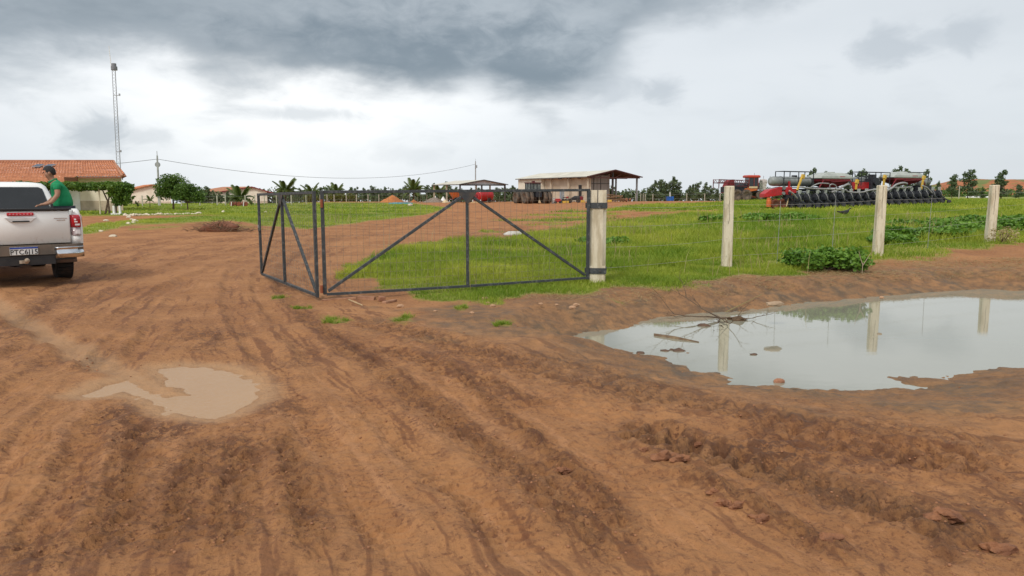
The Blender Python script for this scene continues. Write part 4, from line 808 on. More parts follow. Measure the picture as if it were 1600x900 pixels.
# ------------------------------------------------------------------ man in the truck bed
def skin(name, nodes, edges, m, root=0, sub=2, parent=None, smooth=True):
    me = bpy.data.meshes.new(name); me.from_pydata([n_[0] for n_ in nodes], edges, []); o = bpy.data.objects.new(name, me); link(o); me.materials.append(m)
    if parent: o.parent = parent
    sk = o.modifiers.new('skin', 'SKIN'); sk.use_smooth_shade = smooth; sk.branch_smoothing = .4
    if not me.skin_vertices: me.attributes  # layer is made by the modifier
    bm_ = bmesh.new(); bm_.from_mesh(me); lay = bm_.verts.layers.skin.verify(); bm_.verts.ensure_lookup_table()
    for i, n_ in enumerate(nodes):
        r_ = n_[1]; bm_.verts[i][lay].radius = (r_, r_) if not isinstance(r_, tuple) else r_; bm_.verts[i][lay].use_root = (i == root)
    bm_.to_mesh(me); bm_.free(); s2 = o.modifiers.new('subdivision', 'SUBSURF'); s2.levels = s2.render_levels = sub; return o
SKIN = mat('skin', (.36, .19, .12), (.32, .165, .10), 9, .55); SHIRT = mat('green_shirt', (.012, .27, .105), (.009, .20, .075), 6, .85, bump=.4, bscale=14); HAIR = mat('black_hair', (.012, .010, .010), (.022, .018, .016), 30, .6, bump=.6); TROUS = mat('dark_trousers', (.045, .05, .07), None, 5, .85)
# local frame: x to the picture's right, y away, z up; standing point on the bed floor
bpy.context.view_layer.update(); pl_ = truck.matrix_basis @ Vector((.70, .70, 0)); pz = at(92, 327, pl_.y).z
person = empty('person', (pl_.x, pl_.y, tg+.83), R(28), 'man in a green polo shirt leaning over in the white truck bed', 'person')
zt_ = at(82, 262, pl_.y).z-(tg+.83)      # head top above the bed floor
k = zt_/1.24
N_ = [((.06, 0, .48), .15), ((.05, 0, .62), .145), ((.02, 0, .80), .15), ((-.03, 0, .93), .13), ((-.085, 0, 1.0), .062), ((-.115, 0, 1.05), .058),   # 0-5 pelvis..neck
      ((-.135, 0, 1.11), .088), ((-.14, 0, 1.17), .076),                                                    # head
      ((-.02, -.17, .93), .062), ((-.01, -.23, .74), .046), ((-.12, -.26, .60), .038), ((-.22, -.25, .57), .027),  # near arm
      ((-.27, -.25, .56), .030),
      ((-.04, .17, .93), .062), ((-.06, .23, .75), .045), ((-.15, .17, .64), .036), ((-.20, .10, .60), .026), ((-.23, .08, .585), .03),
      ((.07, -.10, .42), .098), ((-.16, -.12, .14), .07), ((.02, -.12, .07), .055), ((.26, -.12, .06), .038), ((.30, -.12, .02), .04),
      ((.07, .10, .42), .098), ((-.16, .12, .14), .07), ((.02, .12, .07), .055), ((.26, .12, .06), .038), ((.30, .12, .02), .04)]
E_ = [(0, 1), (1, 2), (2, 3), (3, 4), (4, 5), (5, 6), (6, 7), (3, 8), (8, 9), (9, 10), (10, 11), (11, 12), (3, 13), (13, 14), (14, 15), (15, 16), (16, 17), (0, 18), (18, 19), (19, 20), (20, 21), (21, 22), (0, 23), (23, 24), (24, 25), (25, 26), (26, 27)]
for w0, sgn in ((12, -1), (17, 1)):
    bx, by, bz = N_[w0][0]
    for j, (dx, dy, ln) in enumerate(((-.03, -.028, .075), (-.035, -.010, .085), (-.035, .009, .08), (-.03, .026, .062), (.0, .035*sgn*-1, .05))):
        i0 = len(N_); N_.append(((bx+dx, by+dy, bz-.005), .0105)); N_.append(((bx+dx-ln*.5, by+dy*1.3, bz-.012), .009)); N_.append(((bx+dx-ln*.85, by+dy*1.3, bz-.04), .0075)); E_ += [(w0, i0), (i0, i0+1), (i0+1, i0+2)]
body = skin('body', [((x*k, y*k, z*k), r_*k) for (x, y, z), r_ in N_], E_, SKIN, 0, 2, person)
SN = [((.06, 0, .46), (.185, .185)), ((.05, 0, .62), .185), ((.02, 0, .80), .188), ((-.03, 0, .93), .155), ((-.07, 0, .985), .078), ((-.02, -.18, .93), .082), ((-.012, -.225, .80), .068), ((-.04, .18, .93), .082), ((-.085, .225, .80), .068)]
skin('polo_shirt', [((x*k, y*k, z*k), r_*k if not isinstance(r_, tuple) else (r_[0]*k, r_[1]*k)) for (x, y, z), r_ in SN], [(0, 1), (1, 2), (2, 3), (3, 4), (3, 5), (5, 6), (3, 7), (7, 8)], SHIRT, 0, 2, person)
TN = [((.065, 0, .46), .165), ((.07, -.10, .41), .112), ((-.17, -.12, .13), .085), ((.02, -.12, .075), .072), ((.24, -.12, .065), .06), ((.07, .10, .41), .112), ((-.17, .12, .13), .085), ((.02, .12, .075), .072), ((.24, .12, .065), .06)]
skin('trousers', [((x*k, y*k, z*k), r_*k) for (x, y, z), r_ in TN], [(0, 1), (1, 2), (2, 3), (3, 4), (0, 5), (5, 6), (6, 7), (7, 8)], TROUS, 0, 1, person)
b = MB(); b.lathe([(.066, 0), (.082, .012), (.075, .035)], (0, 0, 0), 'Z', 14); c_ = b.build('collar', SHIRT, person, True, loc=(-.075*k, 0, .985*k)); c_.rotation_euler = (0, R(-28), 0)
hc = Vector((-.135, 0, 1.145))*k
b = MB(); bm_ = bmesh.new(); bmesh.ops.create_uvsphere(bm_, u_segments=24, v_segments=16, radius=1)
dl = [v for v in bm_.verts if (v.co.z < -.62 or (v.co.x < -.55 and v.co.z < .38) or (v.co.x < -.05 and v.co.z < -.12) or v.co.z < -.35 and v.co.x < .35)]; bmesh.ops.delete(bm_, geom=dl, context='VERTS')
rnd = random.Random(2)
for v in bm_.verts: v.co = Vector((v.co.x*.108+.006, v.co.y*.088, v.co.z*.115+.012))*(1+rnd.uniform(-.02, .03))*k
b.add([v.co for v in bm_.verts], [tuple(q.index for q in f.verts) for f in bm_.faces]); bm_.free(); h_ = b.build('hair', HAIR, person, True, loc=hc); h_.rotation_euler = (0, R(-8), 0)
b = MB()
b.loft([[Vector((-.085, -.012, -.01))*k, Vector((-.085, .012, -.01))*k, Vector((-.118, .013, -.035))*k, Vector((-.118, -.013, -.035))*k], [Vector((-.082, -.007, .025))*k, Vector((-.082, .007, .025))*k, Vector((-.09, .005, .02))*k, Vector((-.09, -.005, .02))*k]])
b.build('nose', SKIN, person, True, loc=hc)
b = MB(); b.box((-.088*k, 0, -.06*k), (.012, .045, .012)); b.build('mouth', mat('lips', (.25, .09, .07), None, 5, .5), person, loc=hc)
for s_ in (-1, 1):
    b = MB(); b.blob((.0, 0, 0), (.022, .010, .032), 1, .05, 2); b.build('ear', SKIN, person, True, loc=hc+Vector((.01, s_*.088, -.012))*k)
    b = MB(); b.blob((0, 0, 0), (.007, .011, .007), 1, 0, 1); b.build('eye', BLACK, person, loc=hc+Vector((-.083, s_*.032, .012))*k)
# ------------------------------------------------------------------ big seed planter in the right field
pa, pb = at(1240, 327, 61), at(1466, 318, 71); pz = gh(pa.x, pa.y); pdir = (pb-pa); pdir.z = 0; PLn = pdir.length; pang = math.atan2(pdir.y, pdir.x)
planter = empty('seed_planter', (pa.x, pa.y, pz), pang, 'wide black and red row planter with grey seed hoppers in the field', 'planter')
gslope = (gh(pb.x, pb.y)-pz)/PLn
def sx(u, back=0.):           # place along the toolbar seen at column u, for something this far behind it
    t = (u-800)/F; ca, sa = math.cos(pang), math.sin(pang); x0, y0 = pa.x-sa*back, pa.y+ca*back
    return (y0*t-x0)/(ca-sa*t)
BLK = mat('black_frame', (.014, .016, .022), (.035, .038, .045), 6, .5); BLKW = mat('gauge_wheel_black', (.016, .017, .02), (.05, .05, .05), 5, .7)
NU = 19
def unit_meshes():
    b = MB(); b.box((0, .25, .95), (.10, .5, .5)); b.bar((-.08, -.1, .75), (-.08, .5, 1.0), .05, .09); b.bar((.08, -.1, .75), (.08, .5, 1.0), .05, .09); b.bar((0, .1, .9), (0, -.55, .45), .09, .16); b.bar((.0, -.55, .45), (0, -.95, .30), .07, .10); b.box((0, .0, .55), (.16, .35, .4)); arm = b.mesh('row_arm', BLK)
    b = MB(); b.loft([[(x*k+ox, y*k+.02, z) for x, y in ((-.1, -.1), (.1, -.1), (.1, .1), (-.1, .1))] for z, k, ox in ((.95, .28, .0), (1.15, .42, .01), (1.3, .8, .02), (1.52, 1.0, .03), (1.56, .9, .03))]); sp_ = b.mesh('seed_spout', LGREY)
    b = MB(); b.loft([[(x, y, z) for x, y in ((-.26, -.16), (.20, -.16), (.20, .28), (-.26, .28))] for z in (.72, .98)]+[[(x*.8, y*.8, 1.25) for x, y in ((-.26, -.16), (.20, -.16), (.20, .28), (-.26, .28))]]); mb_ = b.mesh('meter_box', BLK)
    b = MB(); b.lathe([(0, -.05), (.24, -.06), (.27, 0), (.24, .06), (0, .05)], (0, 0, 0), 'X', 14); gw = b.mesh('gauge_wheel', BLKW, True)
    b = MB(); b.lathe([(0, -.02), (.16, -.03), (.17, 0), (.16, .03), (0, .02)], (0, 0, 0), 'X', 12); cw = b.mesh('closing_wheel', BLKW, True)
    b = MB(); b.tube([(-.12, .1, 1.25), (-.2, -.15, 1.2), (-.18, -.3, .95), (-.1, -.32, .6)], .028, 6); hs = b.mesh('seed_tube', HOSE, True); return arm, sp_, mb_, gw, cw, hs
UM = unit_meshes()
for i in range(NU):
    x = .35+i*(PLn-.6)/(NU-1); z = gslope*x; rnd = random.Random(i)
    a = inst('row_unit', UM[0], planter, (x, -.2, z))
    for nm, me_, lo in (('seed_spout', UM[1], (0, 0, 0)), ('meter_box', UM[2], (0, 0, 0)), ('gauge_wheel', UM[3], (-.14, -.25, .27)), ('gauge_wheel', UM[3], (.14, -.25, .27)), ('closing_wheel', UM[4], (-.07, -.95, .19)), ('closing_wheel', UM[4], (.08, -.98, .19)), ('seed_tube', UM[5], (0, 0, 0))):
        c = inst(nm, me_, a, lo, (rnd.uniform(-.04, .04), 0, rnd.uniform(-.05, .05)))
for i in range(NU-1): inst('rear_row_unit', UM[2] if i % 2 else UM[0], planter, (.35+(i+.5)*(PLn-.6)/(NU-1), 1.25, gslope*(i+.5)*(PLn-.6)/(NU-1)-(.35 if i % 2 else 0)), (0, 0, 0), (1.3, 1.2, 1.0))
for i in range(NU-1): x = .35+(i+.5)*(PLn-.6)/(NU-1); inst('opener_disc', UM[3], planter, (x, .9, .36+gslope*x), (0, 0, .1), (.8, 1.35, 1.35))
b = MB(); b.box((PLn/2, .25, .98+gslope*PLn/2), (PLn, .2, .2), (0, -gslope, 0)); b.box((PLn/2, 1.1, 1.0+gslope*PLn/2), (PLn*.95, .18, .22), (0, -gslope, 0))
for k in range(12): x = .6+k*(PLn-1)/11; b.box((x, .65, 1.0+gslope*x), (.12, .9, .14))
b.build('toolbar', BLK, planter)
b = MB()
for k in range(10): x = 1+k*(PLn-2)/9; b.box((x, 1.9, 1.35), (.14, 1.6, .14)); b.bar((x, 1.2, .9), (x+.5, 1.6, 1.9), .09)
b.box((PLn/2, 2.0, 1.6), (PLn*.9, .14, .2)); b.box((PLn/2, 2.7, 1.55), (PLn*.9, .14, .2)); b.box((PLn/2, 2.4, 1.82), (PLn*.86, 1.3, .06)); b.build('rear_frame', BLK, planter)
for x in (2.5, 7, 11.5, 15.8): wheel(planter, (x, 2.2, .55+gslope*x), .55, .38, .26, RUBDIRT, GREYP, 'support_wheel', 18)
ZT = lambda v: 0
def tank(u0, u1, vt, vb, back, label):
    x0, x1 = sx(u0, back), sx(u1, back); xm = (x0+x1)/2; Yd = pa.y+math.sin(pang)*xm+math.cos(pang)*back; z0, z1 = at(u0, vb, Yd).z-pz, at(u0, vt, Yd).z-pz; r_ = (z1-z0)/2
    b = MB(); n_ = 9; prof = [(0, x0), (r_*.6, x0+.02), (r_*.93, x0+.16), (r_, x0+.4)]
    for k in range(1, n_): x = x0+.4+(x1-x0-.8)*k/n_; prof += [(r_, x-.05), (r_*.975, x), (r_, x+.05)]
    prof += [(r_, x1-.4), (r_*.93, x1-.16), (r_*.6, x1-.02), (0, x1)]; b.lathe(prof, (0, back, z0+r_), 'X', 20); o = b.build('long_tank', GREYP, planter, True, label=label)
    b = MB(); b.lathe([(.001, -.0), (.24, 0), (.24, .12), (.20, .15), (0, .15)], (xm, back, z1-.03), 'Z', 12); b.build('tank_lid', BLK, o)
    for f in (.2, .8): b = MB(); x = x0+(x1-x0)*f; b.lathe([(r_+.015, -.04), (r_+.03, 0), (r_+.015, .04)], (x, back, z0+r_), 'X', 18); b.build('tank_band', BLK, o)
    return o
tank(1199, 1272, 276, 291, 2.2, 'long grey tank at the left end'); tank(1322, 1368, 277, 290, 2.6, 'long grey tank in the middle'); tank(1425, 1444, 278, 291, 2.4, 'short grey tank at the right end')
def hopper(u0, u1, vt, vb, vred, back, label):
    x0, x1 = sx(u0, back), sx(u1, back); Yd = pa.y+math.sin(pang)*(x0+x1)/2+math.cos(pang)*back; z = lambda v: at(u0, v, Yd).z-pz; zt, zb, zr = z(vt), z(vb), z(vred); L_ = x1-x0
    def rg(zz, a0, a1, d): return [(x0+L_*a0, back-d, zz), (x0+L_*a1, back-d, zz), (x0+L_*(a1+.02), back, zz), (x0+L_*a1, back+d, zz), (x0+L_*a0, back+d, zz), (x0+L_*(a0-.02), back, zz)]
    b = MB(); b.loft([rg(zb, .03, .97, .75), rg(zb+.07, .0, 1., .8), rg(zb+(zt-zb)*.45, .03, .98, .78), rg(zt-(zt-zb)*.2, .16, .90, .6), rg(zt, .26, .78, .42)]); o = b.build('seed_hopper', LGREY, planter, label=label, bevel=.02)
    b = MB(); b.lathe([(0.01, 0), (.4, 0), (.4, .07), (0, .09)], (x0+L_*.5, back, zt-.01), 'Z', 14); b.build('hopper_lid', LGREY, o)
    b = MB(); b.box((x0+L_*.66, back-.80, zb+(zt-zb)*.40), (L_*.16, .02, .04)); b.build('red_mark', RED, o)
    b = MB(); b.loft([rg(zr, .30, .62, .3), rg(zr+(zb-zr)*.35, .12, .82, .5), rg(zb-.16, .04, .92, .74), rg(zb-.01, .03, .94, .76)]); r2 = b.build('red_hopper_base', DRED, planter, bevel=.02)
    b = MB(); b.bar((x0+L_*.08, back-.78, zb-.1), (x0+L_*.05-.7, back-.9, zr-.2), .07); b.bar((x0+L_*.92, back-.78, zb-.1), (x0+L_, back-.9, zr-.3), .07); b.bar((x0+L_*.3, back-.82, zb-.25), (x0+L_*.9, back-.82, zb-.12), .06); b.build('red_brace', DRED, r2); return o
hopper(1266, 1315, 270, 280, 293, 1.7, 'pale seed hopper left of the middle'); hopper(1378, 1427, 269, 278.5, 289, 1.7, 'pale seed hopper toward the right end')
x0 = sx(1330, 1.6); b = MB(); b.box((x0+1.0, 1.6, 1.98), (2.0, .5, .66)); b.build('red_tool_box', RED, planter, bevel=.03)
x0 = sx(1352, 1.4); b = MB(); b.box((x0+.4, 1.4, 2.1), (.9, .8, 1.1)); b.box((x0+.3, 1.3, 2.8), (.5, .5, .4)); b.lathe([(0, -.2), (.35, -.2), (.35, .2), (0, .2)], (x0+.3, 1.0, 2.35), 'Y', 14); b.build('fan_housing', BLK, planter)
def rail(us, vt, vb, back):
    xs = [sx(u, back) for u in us]; Yd = pa.y+math.sin(pang)*xs[0]+math.cos(pang)*back; zt, zb = at(us[0], vt, Yd).z-pz, at(us[0], vb, Yd).z-pz; b = MB(); t = .055
    for y in (back, back+.9):
        for x in xs: b.bar((x, y, zb), (x, y, zt), t)
        b.bar((xs[0], y, zt), (xs[-1], y, zt), t); b.bar((xs[0], y, (zt+zb)/2), (xs[-1], y, (zt+zb)/2), t*.8)
    b.bar((xs[0], back, zt), (xs[0], back+.9, zt), t); b.bar((xs[-1], back, zt), (xs[-1], back+.9, zt), t); b.build('handrail', BLK, planter)
rail([1220.5, 1243, 1266], 267.5, 289, 1.2); rail([1336, 1340, 1362, 1384], 268.5, 290, 1.2); rail([1412, 1427, 1443.5], 269, 292, 1.2); rail([1300, 1313, 1330], 271, 283, 2.6)
for u0, v0, u1, v1 in ((1237, 297, 1244.5, 273), (1327.8, 296, 1328.5, 281), (1370, 296, 1371, 274), (1429, 296, 1431.5, 275)):
    bk = .3; Yd = pa.y+math.sin(pang)*sx(u0, bk)+math.cos(pang)*bk; z = lambda v: at(u0, v, Yd).z-pz
    b = MB(); b.bar((sx(u0, bk), bk-.3, z(v0)), (sx(u1, bk), bk-.3, z(v1)), .16, .1); b.box((sx(u1, bk)+.03, bk-.3, z(v1)-.15), (.26, .2, .34), (0, R(20), 0)); b.build('yellow_strut', YELLOW, planter)
def hose(p, r_=.075):
    bk = .0; P_ = []
    for u, v in p: x = sx(u, bk-.25); Yd = pa.y+math.sin(pang)*x; P_.append((x, bk-.25+.05*math.sin(u*.7), at(u, v, Yd).z-pz))
    q = [P_[0]]
    for a, c in zip(P_[:-1], P_[1:]): q += [tuple(a[i]*.75+c[i]*.25 for i in range(3)), tuple(a[i]*.25+c[i]*.75 for i in range(3))]
    b = MB(); b.tube(q+[P_[-1]], r_, 7); b.build('hose', HOSE, planter, True)
hose([(1247, 292), (1258, 294), (1275, 295), (1295, 295.5), (1310, 296)]); hose([(1262, 293), (1270, 288), (1278, 286), (1290, 287)], .05); hose([(1296, 300), (1303, 298), (1312, 292), (1320, 287.5), (1323, 289)], .09)
hose([(1316, 296), (1320, 300), (1335, 301), (1345, 300), (1352, 297.5), (1362, 296), (1372, 298)], .07); hose([(1380, 298), (1388, 294), (1394, 289), (1400, 286.5), (1406, 285.5), (1412, 287)], .09)
hose([(1375, 293), (1392, 293), (1410, 293), (1420, 292)], .06); hose([(1300, 295), (1304, 291), (1296, 287), (1290, 290), (1294, 296)], .05); hose([(1434, 290), (1442, 293), (1448, 298), (1452, 303)], .07); hose([(1229, 298), (1236, 303), (1242, 309), (1247, 312)], .06)
x1 = PLn+.1; b = MB(); b.box((x1-1, 1.3, 1.6), (1.6, 1.2, .9)); b.bar((x1-1.5, 1, 2), (x1-.2, 1, 1.2), .15); b.build('end_frame', BLK, planter)
# red tractor hitch cart in front (left of) the planter
ha = at(1208, 322, 63); cart = empty('red_hitch_cart', (ha.x, ha.y, gh(ha.x, ha.y)), R(14), 'bright red drawbar cart coupled to the left end of the planter', 'implement')
b = MB(); b.loft([[(-1.1, y, z) for y, z in ((-.4, .95), (.4, .95), (.4, 1.25), (-.4, 1.25))], [(-.6, y, z) for y, z in ((-.45, 1.0), (.45, 1.0), (.45, 1.6), (-.45, 1.6))], [(.5, y, z) for y, z in ((-.45, 1.15), (.45, 1.15), (.45, 1.85), (-.45, 1.85))]]); b.build('drawbar', RED, cart, bevel=.03)
b = MB(); b.lathe([(0, -.15), (.36, -.15), (.44, 0), (.36, .15), (0, .15)], (1.15, -.4, 1.45), 'Y', 10); b.bar((.4, -.3, 1.3), (1.9, -.3, 1.5), .2, .3); b.box((1.2, -.35, 2.05), (.16, .12, .5)); b.build('red_coupler', RED, cart)
b = MB(); b.bar((.95, -.8, 1.0), (.7, -.85, .2), .07); b.build('stand_leg', CREAMP, cart)
b = MB(); b.lathe([(.0, -.07), (.16, -.07), (.16, .07), (0, .07)], (.62, -.5, 1.75), 'Y', 10); b.lathe([(.0, -.07), (.14, -.07), (.14, .07), (0, .07)], (.6, -.5, 1.3), 'Y', 10); b.build('pulley', GREYP, cart)
b = MB(); b.lathe([(.0, 0), (.20, 0), (.21, .5), (.17, .55), (.17, .75), (0, .76)], (-.75, -.5, .18), 'Z', 12); b.build('orange_canister', ORANGE, cart)
for x in (.0, .75, 1.45): wheel(cart, (x, -.2, .42), .42, .3, .2, mat('rust_wheel', (.20, .06, .035), (.09, .045, .03), 4, .8), GREYP, 'wheel', 16, axis='Y')
# ------------------------------------------------------------------ self-propelled sprayer
sa_ = at(1160, 316, 108); spz = gh(sa_.x, sa_.y); spr = empty('crop_sprayer', (sa_.x, sa_.y, spz), R(9), 'red and orange crop sprayer with folded booms beside the planter', 'sprayer')
k = 108/F
def sxz(u, v): return ((u-1160)*k, (315.5-v)*k)
for u, y in ((1158, -1.5), (1144, -1.3), (1182, 1.2), (1150, 1.3)): wheel(spr, (sxz(u, 0)[0], y, .80), .80, .42, .46, RUBDIRT, mat('cream_rim', (.55, .52, .45), None, 5, .6), 'wheel', 20, 18, 'Y')
wheel(spr, (sxz(1181.5, 0)[0], -1.35, .78), .6, .4, .36, RUBDIRT, CREAMP, 'wheel', 18, axis='Y')
b = MB(); x0, z0 = sxz(1142, 300); b.box((.2, 0, 1.35), (6.4, 1.2, .3)); b.box((-1.4, 0, 1.6), (3.4, 1.5, .8)); b.build('chassis', BLK, spr)
b = MB(); b.lathe([(0, -1.3), (.7, -1.25), (.8, -1.0), (.8, 1.0), (.7, 1.25), (0, 1.3)], (-.9, .2, 1.75), 'X', 16); b.build('spray_tank', BLK, spr)
b = MB(); x0 = sxz(1173, 0)[0]; b.loft([[(x0+x, y, z) for x, y in ((-.75, -.8), (.75, -.8), (.65, .8), (-.65, .8))] for z in (2.0, 2.1)]+[[(x0+x*.95, y, 3.35) for x, y in ((-.75, -.75), (.75, -.75), (.65, .75), (-.65, .75))]]); cb = b.build('cab', GLASS, spr, bevel=.06)
b = MB(); b.loft([[(x0+x*s_, y*s_, z) for x, y in ((-.95, -.9), (1.0, -.9), (.9, .9), (-.9, .9))] for z, s_ in ((3.3, .95), (3.4, 1.0), (3.58, 1.0), (3.68, .85))]); b.build('cab_roof', mat('cab_red', (.52, .06, .03), None, 4, .4), spr, bevel=.05)
b = MB()
for x in (-.72, .05, .72): b.bar((x0+x, -.82, 2.1), (x0+x*.96, -.78, 3.35), .08)
b.build('cab_pillar', mat('pillar_red', (.3, .05, .04), None, 4, .5), spr, kind='stuff')
b = MB(); b.bar((x0+.95, -1.0, .9), (x0+.85, -1.0, 2.9), .07); b.bar((x0+1.25, -1.0, .9), (x0+1.15, -1.0, 2.9), .07)
for q in range(6): b.bar((x0+.93-q*.01, -1.0, 1.1+q*.33), (x0+1.22-q*.01, -1.0, 1.1+q*.33), .05)
b.build('ladder', mat('ladder_green', (.06, .11, .07), None, 4, .6), spr)
b = MB(); b.loft([[(x0-1.35, y, z) for y, z in ((-.8, 1.35), (.8, 1.35), (.8, 1.75), (-.8, 1.75))], [(x0-.6, y, z) for y, z in ((-.9, 1.3), (.9, 1.3), (.9, 1.95), (-.9, 1.95))], [(x0+.6, y, z) for y, z in ((-.9, 1.5), (.9, 1.5), (.9, 2.08), (-.9, 2.08))]]); b.build('side_shell', ORANGE, spr, bevel=.05)
b = MB(); b.box((x0-.1, -.93, 1.93), (1.3, .06, .26)); b.build('cream_panel', CREAMP, spr, bevel=.02)
b = MB(); b.box((x0-.9, -.8, .8), (.4, .3, .9)); b.tube([(x0-.6, -1.0, 1.3), (x0-.3, -1.05, .6), (x0+.3, -1.05, .5)], .08, 6); b.build('lower_frame', mat('rust_red', (.28, .07, .035), None, 4, .7), spr)
b = MB(); b.lathe([(0, -.5), (.35, -.45), (.4, 0), (.35, .45), (0, .5)], (x0+2.0, .2, 2.75), 'X', 12); b.box((x0+1.6, 0, 2.1), (1.0, 1.2, 1.0)); b.build('white_canister', mat('canister_white', (.55, .5, .45), (.35, .3, .28), 6, .5), spr)
xb0 = sxz(1115.5, 0)[0]; xb1 = x0-.85; zb0 = 1.75; zb1 = 3.0
for yy in (-1.0, .9):
    b = MB(); 
    for z in (2.15, 2.62, 3.02): b.bar((xb0+(1.8 if z < 2.5 else 0), yy, z+.02), (xb1, yy, z-.1), .07)
    n_ = 14
    for q in range(n_): xa, xb_ = xb0+(xb1-xb0)*q/n_, xb0+(xb1-xb0)*(q+1)/n_; b.bar((xa, yy, 3.0 if q % 2 else 2.5), (xb_, yy, 2.5 if q % 2 else 3.0), .05); b.bar((xa, yy+.1, 2.0 if q % 2 and q > 3 else 2.5), (xb_, yy+.1, 2.5), .05)
    b.bar((xb0, yy, 1.75), (xb0, yy, 3.08), .10); b.build('folded_boom', mat('boom_red', (.16, .03, .035), (.07, .035, .04), 5, .6), spr)
b = MB(); b.loft([[(sxz(u, 0)[0], y, z) for y, z in ((-.7, 1.1), (.7, 1.1), (.7, zt), (-.7, zt))] for u, zt in ((1127, 1.6), (1133, 2.8), (1138, 3.05), (1142, 3.05))]); b.build('boom_rack', mat('rack_red', (.26, .03, .035), None, 4, .6), spr)
for x in (x0+.55, x0+2.0, x0+3.0): b = MB(); b.tube([(x, .2, 3.2), (x+.03, .2, 4.0 if x < x0+1 else 3.6)], .025, 5); b.build('aerial', DSTEEL, spr)
# ------------------------------------------------------------------ tractor with dual rear wheels by the warehouse
ta = at(832, 316.5, 103); tr = empty('articulated_tractor', (ta.x, ta.y, gh(ta.x, ta.y)), R(24), 'old red tractor with dual wheels seen from behind near the warehouse', 'tractor')
RIMG = mat('rim_grey', (.36, .31, .27), None, 5, .7)
for x in (-1.7, -1.05, 1.05, 1.7): wheel(tr, (x, -1.4, .86), .86, .50, .45, RUBDIRT, RIMG, 'wheel', 22)
for x in (-1.6, -1.0, 1.0, 1.6): wheel(tr, (x, 1.9, .83), .83, .48, .45, RUBDIRT, RIMG, 'wheel', 22)
b = MB(); b.box((0, -1.2, 1.25), (.9, 1.6, .7)); b.box((0, .3, 1.1), (.6, 2.2, .5)); b.build('chassis', BLK, tr)
b = MB(); b.loft([[(x, 1.1, z) for x, z in ((-.55, 1.1), (.55, 1.1), (.5, 2.0), (-.5, 2.0))], [(x, 3.4, z) for x, z in ((-.5, 1.1), (.5, 1.1), (.45, 1.85), (-.45, 1.85))]]); b.build('bonnet', RED, tr, bevel=.05)
b = MB(); b.box((-1.2, -1.4, 1.86), (1.4, 1.3, .08)); b.box((1.2, -1.4, 1.86), (1.4, 1.3, .08)); b.box((0, -.9, 1.75), (1.2, 1.6, .2)); b.build('fender', DRED, tr, bevel=.03)
b = MB(); b.loft([[(x, y, z) for x, y in ((-.75, -.9), (.75, -.9), (.75, .7), (-.75, .7))] for z in (1.85, 2.75)]); b.build('cab', mat('cab_glass', (.10, .12, .11), (.2, .22, .2), 2, .15), tr)
b = MB(); b.box((0, -.1, 2.82), (1.75, 1.9, .14)); b.box((0, -.3, 2.98), (.35, .35, .22)); b.build('cab_roof', mat('roof_dark_red', (.12, .03, .03), None, 4, .6), tr, bevel=.03)
b = MB()
for x in (-.75, -.25, .25, .75): b.bar((x, -.92, 1.85), (x, -.92, 2.78), .08)
for y in (-.1, .68): b.bar((-.77, y, 1.85), (-.77, y, 2.78), .08)
b.build('cab_frame', BLK, tr)
b = MB(); b.loft([[(x*s_, -2.3, z) for x, z in ((-.14, .15), (.14, .15), (.05, .5), (-.05, .5))] for s_ in (1,)]+[[(x, -2.1, z) for x, z in ((-.14, .15), (.14, .15), (.05, .5), (-.05, .5))]]); b.build('drawbar', CREAMP, tr)
# ------------------------------------------------------------------ machines under the open shed
def drum_trailer(u0, u1, vb, vt, Y, mt, name, label, rot, cat, wheels=True):
    A = at((u0+u1)/2, vb, Y); o = empty(name, (A.x, A.y, gh(A.x, A.y)), rot, label, cat); r_ = (vb-vt)*Y/F/2*.86; h = (vb-vt)*Y/F; w_ = (u1-u0)*Y/F
    return o, r_, h, w_
o, r_, h, w_ = drum_trailer(702, 727, 315, 299, 117, ORANGE, 'orange_fertiliser_spreader', 'orange hopper trailer parked under the left side of the open shed', R(12), 'trailer')
b = MB(); b.loft([[(x, y, z) for x, y in ((-.7, -.6), (.7, -.6), (.7, .6), (-.7, .6))] for z in (.55, .6)]+[[(x, y, 1.62) for x, y in ((-1.35, -.9), (1.35, -.9), (1.35, .9), (-1.35, .9))]]); b.build('hopper', ORANGE, o, bevel=.03)
b = MB(); b.box((0, 0, .5), (2.4, .3, .15)); b.bar((1.0, 0, .5), (2.6, 0, .4), .12); b.box((.5, -.62, .62), (1.8, .06, .25)); b.build('chassis', DRED, o)
for y in (-.8, .8): wheel(o, (-.3, y, .38), .38, .26, .2, RUBBER, ORANGE, 'wheel', 16, axis='Y')
o, r_, h, w_ = drum_trailer(733, 740, 315, 299, 116, ORANGE, 'cement_mixer', 'small orange round-bodied mixer in the middle of the open shed', R(10), 'mixer')
b = MB(); b.lathe([(.0, -.45), (.35, -.42), (.55, -.1), (.45, .25), (.25, .5), (.2, .5)], (0, 0, 1.0), 'Y', 14); b.build('drum', ORANGE, o, True)
b = MB(); b.bar((-.5, 0, 0), (-.3, 0, 1.0), .07); b.bar((.5, 0, 0), (.3, 0, 1.0), .07); b.box((0, .2, .2), (1.2, .6, .08)); b.build('stand', DSTEEL, o)
for x in (-.45, .45): wheel(o, (x, .3, .25), .25, .12, .12, RUBBER, ORANGE, 'wheel', 12)
o, r_, h, w_ = drum_trailer(742, 769, 316, 298.5, 114.3, RED, 'water_tanker', 'bright red round tanker trailer standing under the right of the open shed', R(-38), 'tanker')
b = MB(); b.lathe([(0, -1.62), (.55, -1.56), (.88, -1.45), (.9, -1.2), (.9, 1.2), (.88, 1.45), (.55, 1.56), (0, 1.62)], (0, 0, 1.06), 'Y', 22); tk = b.build('tank', RED, o, True)
